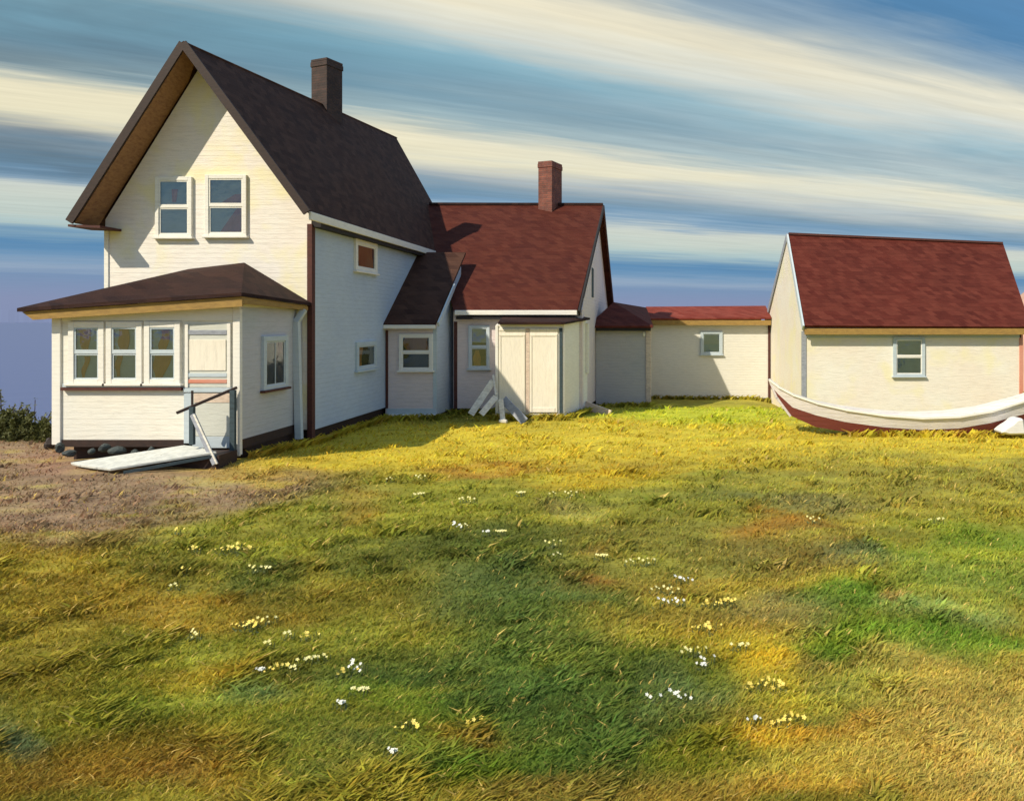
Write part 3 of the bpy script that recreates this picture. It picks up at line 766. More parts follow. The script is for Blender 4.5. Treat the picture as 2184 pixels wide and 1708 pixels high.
    wt = MB(); wt.box(X1 - 0.10, X1 + 0.022, Y0 - 0.025, Y0 + 0.07, 0.37, 3.1); wt.build('corner_board', M['bluetrim'], T)
    winpx(T, 852, 924, 712, 790, Y0, curtain=[(0.1, 0.9, 0.05, 0.95, 0.52, 1.0)], casing=0.10)
farmhouse()

# ------------------------------------------------------------------ the middle house
def middle_house():
    T = thing('cottage', (-5, 27, 0), 'middle white house with red brown shingled roof, brick chimney and cream double doors', 'house')
    Y0, YR_, Y1 = 26.8, 33.5, 41.0
    XR = -2.72
    ze, zr = 3.72, 8.38
    w = MB(); w.prism([(XR, Y0, 0.2), (XR, Y1, -0.6), (XR, Y1, ze - 0.05), (XR, YR_, zr), (XR, Y0, ze)], (-4.6, 0, 0)); w.build('wall', M['pinkish'], T)
    f = MB(); f.box(-7.25, XR - 0.08, Y0 + 0.12, Y1 - 0.2, -1.2, 0.2); f.build('foundation', M['gap_shade'], T)
    r = MB(); r.slab([(-7.22, Y0 - 0.32, ze - 0.02), (-2.86, Y0 - 0.32, ze - 0.02), (-2.46, YR_, zr + 0.14), (-10.72, YR_, zr + 0.14), (-9.0, 30.25, 6.18)], 0.10); r.build('roof', M['roof_brown'], T)
    r = MB(); r.slab([(-2.46, YR_, zr + 0.14), (-2.42, Y1 + 0.3, ze - 0.1), (-9.2, Y1 + 0.3, ze - 0.1), (-10.72, YR_, zr + 0.14)], 0.10); r.build('roof', M['roof_brown'], T)
    rc = MB(); rc.bar((-10.2, YR_, zr + 0.17), (-2.47, YR_, zr + 0.15), 0.22, 0.10); rc.build('ridge_board', M['roof_porch'], T)
    # barge boards of the right gable
    b = MB(); b.bar((-2.80, Y0 - 0.30, ze - 0.12), (-2.44, YR_, zr + 0.02), 0.06, 0.22); b.build('barge_board', M['black'], T)
    b = MB(); b.bar((-2.44, YR_ + 0.02, zr + 0.02), (-2.40, Y1 + 0.28, ze - 0.22), 0.06, 0.22); b.build('barge_board', M['maroon'], T)
    e = MB(); e.box(-7.18, -2.86, Y0 - 0.38, Y0 - 0.31, ze - 0.19, ze - 0.02); e.build('gutter', M['trim'], T, bevel=0.015)
    e = MB(); e.box(-7.15, -2.9, Y0 - 0.30, Y0 - 0.001, ze - 0.34, ze - 0.22); e.build('eave_soffit', M['black'], T)  # black strip stands for the shadow below the gutter
    v = MB(); v.box(XR, XR + 0.03, 30.6, 31.3, 4.3, 5.5); v.build('gable_vent', M['teal'], T)
    chimney(T, (-4.82, YR_ - 0.05), 0.68, 0.95, 7.7, 10.36, M['brick'], -20)
    winpx(T, 1000, 1045, 694, 786, Y0, frame_mat=M['bluetrim'], shade=0.38, casing=0.09, curtain=[(0.1, 0.6, 0.2, 0.5, 0.0, 0.42)])
    wt = MB(); wt.box(-7.30, -7.18, Y0 - 0.02, Y0 + 0.05, 0.2, 3.3); wt.build('corner_board', M['maroon'], T)
    # door bay standing out of the front
    YH = 25.2
    xa, xb = PX(1058, YH), PX(1203, YH)
    z0, z1 = 0.14, 3.20
    foot = [(xa, YH), (xb, YH), (-2.62, 27.7), (-3.2, 27.7), (xa, Y0 - 0.002)]
    bw = MB(); k = len(foot)
    tops = [z1, z1, z1 + 0.22, z1 + 0.22, z1 + 0.22]
    bw.add([(p[0], p[1], z0) for p in foot] + [(p[0], p[1], t) for p, t in zip(foot, tops)], [tuple(range(k)), tuple(range(2 * k - 1, k - 1, -1))] + [(i, i + k, (i + 1) % k + k, (i + 1) % k) for i in range(k)])
    bw.build('bay_wall', M['trim'], T)
    bf = MB(); bf.box(xa + 0.1, xb - 0.1, YH + 0.12, Y0, -0.4, z0); bf.build('bay_foundation', M['gap_shade'], T)
    br = MB(); br.slab([(xa + 0.12, YH - 0.25, 3.28), (xb + 0.08, YH - 0.25, 3.28), (-2.50, 27.5, 3.44), (-2.95, 27.5, 3.52), (xa - 0.05, 26.45, 3.46)], 0.07); br.build('bay_roof', M['roof_porch'], T)
    q = lambda x0, x1, y0, y1, d0, d1: MB().box(PX(x0, YH), PX(x1, YH), YH - d1, YH - d0, PZ(y1, YH), PZ(y0, YH))
    for (x0, x1) in ((1064, 1121), (1130, 1190)):
        d = q(x0, x1, 700, 880, 0.0, 0.03).build('door_leaf', M['door'], T, bevel=0.008)
        q(x0 + 1, x1 - 1, 701, 706, 0.03, 0.05).build('door_rail', M['door'], d, bevel=0.006)
        q(x0 + 1, x1 - 1, 713, 717, 0.03, 0.05).build('door_rail', M['door'], d, bevel=0.006)
        q(x0 + 1, x0 + 5, 718, 879, 0.03, 0.05).build('door_stile', M['door'], d, bevel=0.006)
        q(x1 - 5, x1 - 1, 718, 879, 0.03, 0.05).build('door_stile', M['door'], d, bevel=0.006)
        q(x0 + 6, x1 - 6, 869, 879, 0.03, 0.05).build('door_rail', M['door'], d, bevel=0.006)
    q(1122, 1129, 700, 880, 0.0, 0.022).build('door_post', M['board_pink'], T)
    q(1193, 1200, 700, 884, 0.0, 0.04).build('door_jamb', M['teal'], T)
    q(1057, 1063, 694, 884, 0.0, 0.05).build('door_jamb', M['trim'], T, bevel=0.006)
    MB().box(-2.66, -2.54, 27.5, 27.62, 1.4, 3.25).build('downspout', M['trim'], T, bevel=0.02)
middle_house()

# ------------------------------------------------------------------ connecting shed
def connecting_shed():
    T = thing('connecting_shed', (2, 36, -0.6), 'long low white shed with thin red roof joining the middle house to the barn', 'shed')
    # taller entry block at the left end
    YA = 32.5
    xa, xb = -2.70, -0.47
    a = MB(); a.box(xa, xb, YA, 38.49, -0.28, 3.14); a.build('entry_wall', M['grey'], T)
    a = MB(); a.box(xa, xb - 0.08, YA + 0.1, 38.4, -1.2, -0.28); a.build('entry_foundation', M['gap_shade'], T)
    FLp, FRp, BRp, BLp = (xa - 0.35, YA - 0.35, 3.12), (xb + 0.22, YA - 0.35, 3.12), (xb + 0.22, 38.0, 3.12), (xa - 0.05, 38.0, 3.12)
    AP, AQ = (-2.06, 34.6, 4.20), (-0.6, 37.4, 4.0)
    r = MB(); tv = [Vector(p) for p in (FLp, FRp, BRp, BLp, AP, AQ)]; bv = [p - Vector((0, 0, 0.09)) for p in tv[:4]]
    r.add(tv + bv, [(0, 1, 4), (1, 2, 5, 4), (2, 3, 5), (3, 0, 4, 5), (9, 8, 7, 6), (0, 6, 7, 1), (1, 7, 8, 2), (2, 8, 9, 3), (3, 9, 6, 0)]); r.build('entry_roof', M['roof_red'], T)
    e = MB(); e.box(xa + 0.02, xb + 0.15, YA - 0.27, YA - 0.22, 2.90, 3.03); e.build('entry_fascia', M['black'], T)
    MB().box(xb - 0.07, xb + 0.16, YA - 0.06, YA + 0.16, -0.42, 3.02).build('corner_post', M['board_pink'], T, bevel=0.02)
    MB().box(xb - 0.20, xb - 0.085, YA - 0.06, YA - 0.003, 2.66, 2.86).build('lamp_box', M['trim'], T, bevel=0.03)
    # long wall
    YL = 38.5
    xl, xr = xb - 0.2, 5.75
    w = MB(); w.prism([(xl, YL, -0.62), (xr, YL, -0.62), (xr, YL, 3.32), (xl, YL, 3.32)], (0, 3.2, 0)); w.build('wall', M['link_white'], T)
    f = MB(); f.box(xl, xr, YL + 0.08, YL + 2.9, -1.6, -0.62); f.build('foundation', M['gap_shade'], T)
    r = MB(); r.slab([(xl, YL - 0.42, 3.46), (xr, YL - 0.42, 3.50), (xr, YL + 1.7, 4.15), (xl, YL + 1.7, 4.10)], 0.08); r.build('roof', M['roof_link'], T)
    r = MB(); r.slab([(xl, YL + 1.7, 4.10), (xr, YL + 1.7, 4.15), (xr, YL + 3.6, 3.4), (xl, YL + 3.6, 3.4)], 0.08); r.build('roof', M['roof_link'], T)
    e = MB(); e.box(xl + 0.02, xr - 0.02, YL - 0.37, YL - 0.32, 3.12, 3.37); e.build('fascia', M['ochre'], T)
    e = MB(); e.box(xl + 0.02, xr - 0.02, YL - 0.32, YL - 0.001, 3.30, 3.33); e.build('eave_soffit', M['ochre'], T)
    MB().box(xr - 0.12, xr - 0.012, YL - 0.05, YL - 0.001, -0.6, 3.1).build('corner_board', M['maroon'], T)
    winpx(T, 1494, 1541, 706, 756, YL, frame_mat=M['bluetrim'], rail=False, shade=0.55, casing=0.14, room=M['pane_reflection'])
connecting_shed()

# ------------------------------------------------------------------ barn
def barn():
    T = thing('barn', (11, 36, 0), 'cream barn with big red shingled roof standing behind the boat at the right', 'barn')
    X0, X1, Y0, YR_, Y1 = 5.77, 14.55, 30.0, 33.5, 39.6
    ze, zr, zr2 = 3.17, 7.10, 6.68
    w = MB()
    a = [(X0, Y0, -1.0), (X0, Y1, -1.3), (X0, Y1, ze + 0.25), (X0, YR_, zr - 0.1), (X0, Y0, ze)]
    b = [(X1, Y0, -1.0), (X1, Y1, -1.3), (X1, Y1, ze + 0.25), (X1 + 0.5, YR_, zr2 - 0.1), (X1, Y0, ze)]
    w.add(a + b, [(0, 1, 2, 3, 4), (9, 8, 7, 6, 5), (0, 5, 6, 1), (1, 6, 7, 2), (2, 7, 8, 3), (3, 8, 9, 4), (4, 9, 5, 0)])
    w.build('wall', M['barn_white'], T)
    r = MB(); r.slab([(X0 - 0.02, Y0 - 0.42, ze - 0.02), (X1 + 0.15, Y0 - 0.42, ze - 0.08), (X1 + 0.85, YR_, zr2 + 0.1), (X0 + 0.04, YR_, zr + 0.1)], 0.10); r.build('roof', M['roof_red'], T)
    r = MB(); r.slab([(X0 + 0.04, YR_, zr + 0.1), (X1 + 0.85, YR_, zr2 + 0.1), (X1 + 0.5, Y1 + 0.4, ze + 0.2), (X0 - 0.02, Y1 + 0.4, ze + 0.2)], 0.10); r.build('roof', M['roof_red'], T)
    rc = MB(); rc.bar((X0 + 0.05, YR_, zr + 0.12), (X1 + 0.8, YR_, zr2 + 0.12), 0.2, 0.09); rc.build('ridge_board', M['maroon'], T)
    bb = MB(); bb.bar((X0 - 0.05, Y0 - 0.40, ze - 0.12), (X0 - 0.01, YR_, zr), 0.07, 0.26); bb.build('barge_board', M['bluetrim'], T)
    bb = MB(); bb.bar((X0 - 0.01, YR_ + 0.01, zr), (X0 - 0.05, Y1 + 0.4, ze + 0.1), 0.07, 0.30); bb.build('barge_board', M['board_grey'], T)
    e = MB(); e.box(X0 + 0.01, X1 + 0.1, Y0 - 0.38, Y0 - 0.33, ze - 0.38, ze - 0.14); e.build('fascia', M['ochre'], T)
    e = MB(); e.box(X0 + 0.01, X1 + 0.1, Y0 - 0.33, Y0 - 0.001, ze - 0.22, ze - 0.19); e.build('eave_soffit', M['ochre'], T)
    e = MB(); e.box(X0 + 0.15, X1 - 0.05, Y0 - 0.03, Y0 - 0.001, ze - 0.52, ze - 0.23); e.build('frieze_board', M['bluetrim'], T, bevel=0.006)
    MB().box(X0 - 0.025, X0 + 0.15, Y0 - 0.03, Y0 + 0.14, -0.95, ze - 0.25).build('corner_board', M['board_grey'], T, bevel=0.008)
    MB().box(X1 - 0.12, X1 + 0.025, Y0 - 0.03, Y0 + 0.14, -0.95, ze - 0.25).build('corner_board', M['red_trim'], T, bevel=0.008)
    winpx(T, 1904, 1972, 718, 802, Y0, frame_mat=M['bluetrim'], sash=M['trim'], shade=0.52, casing=0.13, room=M['pane_reflection'])
barn()

# ------------------------------------------------------------------ dory
def dory():
    YC = 22.2
    T = thing('rowing_boat', (8, YC, 0), 'white and red rowing boat with upswept bow lying on the grass before the barn', 'boat')
    # station: x, sheer y, lower edge of the white planks, bottom y, half beam, half bottom
    st = [(1643, 812, 822, 826, 0.03, 0.02), (1660, 826, 841, 848, 0.18, 0.05), (1690, 843, 869, 888, 0.38, 0.14), (1740, 861, 886, 911, 0.58, 0.30), (1800, 875, 900, 921, 0.74, 0.42), (1880, 887, 911, 929, 0.86, 0.50), (1960, 893, 917, 932, 0.92, 0.54),
          (2040, 890, 914, 930, 0.88, 0.50), (2110, 878, 902, 922, 0.76, 0.42), (2180, 856, 884, 900, 0.58, 0.28), (2240, 832, 858, 876, 0.36, 0.14), (2285, 810, 830, 840, 0.10, 0.05)]
    rows = []
    for (x, ys, ym, yb, b, bb) in st:
        b, bb = b * 0.72, bb * 0.8
        Yn = YC - b
        X = PX(x, YC - b * 0.6)
        zs, zb = PZ(ys, Yn), max(PZ(yb, YC - bb - 0.1 * b), -0.05)
        zm = PZ(ym, YC - b * 0.85)
        zb = min(zb, zm - 0.02)
        f = (zm - zb) / max(1e-4, zs - zb)
        bm_ = bb + (b - bb) * (f ** 0.8)
        rows.append((X, b, zs, bm_, zm, bb, zb))
    def strip(fa, fb):
        mb = MB(); n = len(rows)
        for sgn in (-1, 1):
            vs = []
            for r in rows:
                (b0, z0), (b1, z1) = fa(r), fb(r)
                for k in range(5):
                    t = k / 4
                    vs.append((r[0], YC + sgn * (b0 + (b1 - b0) * t), z0 + (z1 - z0) * t))
            mb.add(vs, [(i * 5 + k, (i + 1) * 5 + k, (i + 1) * 5 + k + 1, i * 5 + k + 1) for i in range(n - 1) for k in range(4)])
        return mb
    red = paint_mat('boat_red_paint', (0.20, 0.040, 0.028), (0.15, 0.03, 0.024), None, clap=0.14, relief=0.02)
    wht = paint_mat('boat_white_paint', (0.74, 0.70, 0.66), (0.62, 0.57, 0.56), None, clap=0.12, relief=0.02)
    h = strip(lambda r: (r[5], r[6]), lambda r: (r[3], r[4]))
    n = len(rows); vs = []
    for r in rows: vs += [(r[0], YC - r[5], r[6]), (r[0], YC + r[5], r[6])]
    h.add(vs, [(2 * i, 2 * i + 1, 2 * i + 3, 2 * i + 2) for i in range(n - 1)])
    h.build('hull', red, T, smooth=True)
    strip(lambda r: (r[3] + 0.004, r[4]), lambda r: (r[1], r[2])).build('strake', wht, T, smooth=True)
    inn = strip(lambda r: (max(0.01, r[5] - 0.03), r[6] + 0.05), lambda r: (max(0.012, r[1] - 0.045), r[2] - 0.012)); vs = []
    for r in rows: vs += [(r[0], YC - max(0.01, r[5] - 0.03), r[6] + 0.05), (r[0], YC + max(0.01, r[5] - 0.03), r[6] + 0.05)]
    inn.add(vs, [(2 * i, 2 * i + 1, 2 * i + 3, 2 * i + 2) for i in range(n - 1)])
    inn.build('inner_planking', wht, T, smooth=True)
    for sgn in (-1, 1):
        g = MB()
        for i in range(n - 1):
            p = rows[i]; q = rows[i + 1]
            g.bar((p[0] - 0.01, YC + sgn * p[1], p[2] + 0.015), (q[0] + 0.01, YC + sgn * q[1], q[2] + 0.015), 0.085, 0.055)
        g.build('gunwale', M['trim'], T)
    for k in (4, 6, 8):
        r = rows[k]; z = r[2] - 0.16
        MB().box(r[0] - 0.12, r[0] + 0.12, YC - r[1] + 0.1, YC + r[1] - 0.1, z, z + 0.035).build('thwart', M['board_white'], T)
    p, q, s_ = rows[0], rows[1], rows[2]
    sm = MB(); sm.bar((p[0] - 0.03, YC, p[2] + 0.05), (q[0] - 0.04, YC, q[6] - 0.02), 0.07, 0.09, up=(0, 1, 0)); sm.bar((q[0] - 0.04, YC, q[6]), (s_[0] - 0.03, YC, s_[6] - 0.01), 0.07, 0.09, up=(0, 1, 0)); sm.build('stem_post', wht, T)
    # chocked up: two keel blocks
    for k in (5, 8):
        r = rows[k]
        MB().box(r[0] - 0.15, r[0] + 0.15, YC - 0.3, YC + 0.3, hz(r[0], YC) - 0.08, r[6] - 0.003).build('keel_block', M['gap_shade'], T)
dory()

def lump(name, c, r, mat, label, cat, group=None, seed=0, flat=0.7, n=2):
    bm = bmesh.new()
    bmesh.ops.create_icosphere(bm, subdivisions=n, radius=1.0)
    rr = random.Random(seed)
    offs = [Vector((rr.uniform(-1, 1), rr.uniform(-1, 1), rr.uniform(-1, 1))).normalized() for _ in range(7)]
    for v in bm.verts:
        d = v.co.normalized()
        k = 1.0
        for o_ in offs:
            t = d.dot(o_)
            if t > 0.72: k -= (t - 0.72) * 0.8
        v.co = Vector((d.x * r[0], d.y * r[1], d.z * r[2])) * k
    me = bpy.data.meshes.new(name); bm.to_mesh(me); bm.free()
    me.materials.append(mat)
    o = bpy.data.objects.new(name, me); COL.objects.link(o)
    o.location = c
    o.rotation_euler[2] = rr.uniform(0, 6)
    return tag(o, label, cat, group)

# ------------------------------------------------------------------ loose things round the houses
def loose_things():
    # ramp of three boards up to the porch door
    g0 = hz(-12.2, 15.9)
    T = thing('wooden_ramp', (-11, 16.2, g0), 'pale wooden ramp sloping up from the grass to the porch door', 'ramp')
    L = [P(150, 986, 16.15), P(170, 991, 15.9), P(206, 996, 15.62), P(236, 999, 15.42)]
    Rr = [P(392, 949, 16.92), P(420, 952, 16.7), P(442, 958, 16.45), P(462, 963, 16.2)]
    for i in range(3):
        a, b = L[i], L[i + 1]; c, d = Rr[i], Rr[i + 1]
        u = (b - a) * 0.03
        v = (d - c) * 0.03
        ext = (1, 0.86, 0.94)[i]
        MB().slab([a + u, b - u, (b + (d - b) * 1.0) - v, (a + (c - a) * 1.0) + v], 0.05).build('plank', M['board_pale'], T, bevel=0.006)
    MB().bar(L[3] + Vector((0.25, 0.02, -0.09)), Rr[3] + Vector((0, 0.02, -0.09)), 0.04, 0.06).build('edge_board', M['teal'], T)
    MB().box(Rr[0].x - 0.05, Rr[3].x + 0.05, 16.2, 16.9, 0.1, Rr[3].z - 0.08).build('support', M['gap_shade'], T)
    # hand rail by the door
    T = thing('handrail', (-10.4, 16.6, 0.25), 'dark handrail with teal posts and pale brace beside the porch door', 'railing')
    pa, pb = P(376, 881, 16.35), P(506, 826, 16.92)
    MB().bar(pa, pb, 0.055, 0.065).build('rail', M['rail_dark'], T, bevel=0.012)
    MB().bar(P(410, 868, 16.46), P(410, 948, 16.46), 0.09, 0.09, up=(0, 1, 0)).build('post', M['teal'], T)
    MB().bar(P(497, 832, 16.86), P(497, 962, 16.86), 0.11, 0.09, up=(0, 1, 0)).build('post', M['teal'], T)
    MB().bar(P(411, 884, 16.40), P(459, 990, 16.15), 0.10, 0.06, up=(0, 1, 0)).build('brace', M['board_grey'], T)
    MB().bar(P(414, 884, 16.37), P(463, 989, 16.12), 0.04, 0.03, up=(0, 1, 0)).build('brace', M['board_white'], T)
    MB().bar(P(410, 833, 16.50), P(410, 866, 16.50), 0.035, 0.035, up=(0, 1, 0)).build('post_finial', M['rail_dark'], T)
    # boards leaning against the door bay
    Yb = 24.75
    o = thing('white_plank', P(1035, 885, Yb), 'long white plank leaning left of the double doors, behind a shorter one', 'plank')
    MB().bar(P(1004, 884, 24.6), P(1052, 812, 25.05), 0.22, 0.035, up=(0, 1, 0)).build('board', M['board_white'], o, bevel=0.008)
    o2 = thing('white_plank', P(1045, 885, Yb), 'shorter white plank leaning in front of the longer one left of the double doors', 'plank')
    MB().bar(P(1026, 884, 24.35), P(1058, 846, 24.75), 0.20, 0.035, up=(0, 1, 0)).build('board', M['board_white'], o2, bevel=0.008)
    MB().bar(P(1058, 842, 24.78), P(1052, 800, 25.1), 0.06, 0.03, up=(0, 1, 0)).build('batten', M['board_white'], o2)
    s = thing('white_stake', P(1072, 898, 24.4), 'short white stake in the grass at the left door leaf', 'stake')
    MB().bar(P(1073, 902, 24.35), P(1068, 852, 24.6), 0.16, 0.09, up=(0, 1, 0)).build('stake_post', M['board_white'], s, bevel=0.02)
    MB().bar(P(1064, 898, 24.3), P(1082, 899, 24.3), 0.12, 0.12, up=(0, 1, 0)).build('stake_foot', M['board_white'], s, bevel=0.03)
    g = thing('grey_plank', P(1098, 895, 24.3), 'grey plank leaning on the foot of the double doors', 'plank')
    MB().bar(P(1120, 900, 24.2), P(1074, 852, 24.85), 0.28, 0.06, up=(0, 1, 0)).build('board', M['board_grey'], g, bevel=0.012)
    w = thing('bleached_plank', P(1275, 880, 26.6), 'bleached pinkish plank lying at the corner of the grey entry block', 'plank')
    MB().bar(P(1244, 862, 27.6), P(1302, 884, 26.6), 0.30, 0.07, up=(0, 1, 0)).build('board', M['board_pink'], w, bevel=0.012)
    # stones
    stone = wood_mat('dark_teal_stone', (0.045, 0.058, 0.056), (0.025, 0.032, 0.034))
    dark = wood_mat('dark_brown_stone', (0.03, 0.02, 0.017), (0.02, 0.014, 0.012))
    pale = paint_mat('whitewashed_stone', (0.72, 0.71, 0.68), (0.6, 0.6, 0.6), None, clap=0)
    lab = ['dark teal stone at the left foot of the porch post', 'flat dark teal stone just in front of the porch corner post', 'round dark stone under the left porch window', 'wide dark teal stone beneath the middle porch window',
           'upright dark stone near the far end of the ramp', 'dark stone beside the ramp under the right porch window', 'small teal stone between the porch corner and the round stone']
    for i, (x, y, a, b, c) in enumerate(((128, 950, 0.16, 0.16, 0.20), (148, 962, 0.22, 0.18, 0.14), (196, 958, 0.12, 0.12, 0.13), (250, 956, 0.30, 0.18, 0.17), (287, 964, 0.14, 0.12, 0.19), (322, 957, 0.12, 0.12, 0.18), (222, 950, 0.20, 0.16, 0.16))):
        Y = 16.75 - 0.004 * (y - 950)
        p = P(x, y, Y)
        lump('stone', (p.x, Y, p.z - 0.05), (a * 0.68, b * 0.7, c * 0.62), stone, lab[i], 'stone', 'dark stones along the foot of the porch', seed=i)
    p = P(105, 951, 19.4); lump('stone', (p.x, 19.4, hz(p.x, 19.4) + 0.14), (0.13, 0.13, 0.17), dark, 'lone dark brown stone on bare ground left of the porch', 'stone', None, seed=40)
    # white boulder at the boat
    m = MB()
    p = P(2158, 926, 21.3)
    o = thing('white_chock', (p.x, 21.3, hz(p.x, 21.3)), 'white wedge shaped chock on the grass under the boat at the right edge', 'chock')
    pts = [P(x_, y_, 21.1) for x_, y_ in ((2134, 923), (2146, 912), (2160, 904), (2170, 894), (2184, 892), (2190, 927), (2154, 928))]
    m.prism(pts, (0, 0.55, 0)).build('chock_block', pale, o, bevel=0.05)
loose_things()

# ------------------------------------------------------------------ shrubs on the crest at the left
def leaf_mat(name, c1, c2):
    m, nt, b, pos = base_mat(name)
    oi = noise(nt, pos, 5.0, 3, 0.6)
    c = ramp(nt, oi, [(0.3, c1), (0.7, c2)])
    nt.links.new(c, b.inputs['Base Color']); b.inputs['Roughness'].default_value = 0.7
    tl = nd(nt, 'ShaderNodeBsdfTranslucent'); nt.links.new(c, tl.inputs[0])
    mx = nd(nt, 'ShaderNodeMixShader'); mx.inputs[0].default_value = 0.3
    nt.links.new(b.outputs[0], mx.inputs[1]); nt.links.new(tl.outputs[0], mx.inputs[2]); nt.links.new(mx.outputs[0], nt.nodes['Material Output'].inputs[0])
    return m

def shrub(x, Y, w, h, mat, label, seed, n=3600, leaf=0.05):
    rr = np.random.default_rng(seed)
    X = PX(x, Y); z0 = hz(X, Y)
    T = thing('shrub', (X, Y, z0), label, 'shrub', 'low shrubs on the crest left of the porch')
    # upright sprays from the root, leaves round them
    st = MB(); lv, lf = [], []
    ns = 16
    for k in range(ns):
        a = rr.uniform(0, 6.28); r = rr.uniform(0.15, 1.0) ** 0.6
        tip = Vector((X + math.cos(a) * r * w, Y + math.sin(a) * r * w * 0.7, z0 + h * rr.uniform(0.55, 1.0) * (1 - 0.45 * r * r)))
        root = Vector((X + rr.uniform(-0.15, 0.15) * w, Y + rr.uniform(-0.1, 0.1), z0 - 0.1))
        st.bar(root, tip, 0.018, 0.018)
        for j in range(n // ns):
            t = rr.uniform(0.12, 1.05)
            sp = 0.20 * w * (1.25 - t)
            c = root.lerp(tip, t) + Vector(rr.normal(0, 1, 3)) * sp * 0.8
            if c.z < z0: c.z = z0 + abs(rr.normal(0, 0.05))
            d = Vector(rr.normal(0, 1, 3)) + Vector((0, 0, 0.9)); d.normalize()
            s = d.cross(Vector(rr.normal(0, 1, 3))).normalized()
            L = leaf * rr.uniform(0.6, 1.5)
            o = len(lv)
            lv += [tuple(c - d * L), tuple(c + s * L * 0.42), tuple(c + d * L), tuple(c - s * L * 0.42)]
            lf.append((o, o + 1, o + 2, o + 3))
    st.build('stems', M['rail_dark'], T)
    mb = MB(); mb.v, mb.f = lv, lf
    mb.build('foliage', mat, T, fix=False)

dk = leaf_mat('dark_olive_leaves', (0.070, 0.078, 0.016), (0.12, 0.125, 0.032))
lt = leaf_mat('grey_green_leaves', (0.14, 0.16, 0.075), (0.19, 0.20, 0.10))
shrub(-20, 21.2, 0.9, 1.1, dk, 'tallest dark olive shrub at the left edge of the crest', 1)
shrub(32, 21.0, 0.65, 0.95, dk, 'dark shrub second from the left edge of the crest', 2)
shrub(70, 21.1, 0.55, 0.66, dk, 'low dark shrub in the middle of the row left of the porch', 3)
shrub(104, 20.9, 0.60, 0.64, dk, 'low dark shrub touching the left corner of the porch', 4)
shrub(8, 22.6, 0.7, 1.7, lt, 'pale grey green shrub rising behind the tallest dark one', 5, n=500)
shrub(70, 22.8, 0.8, 1.35, lt, 'thin pale grey green shrub behind the low dark ones', 6, n=360)

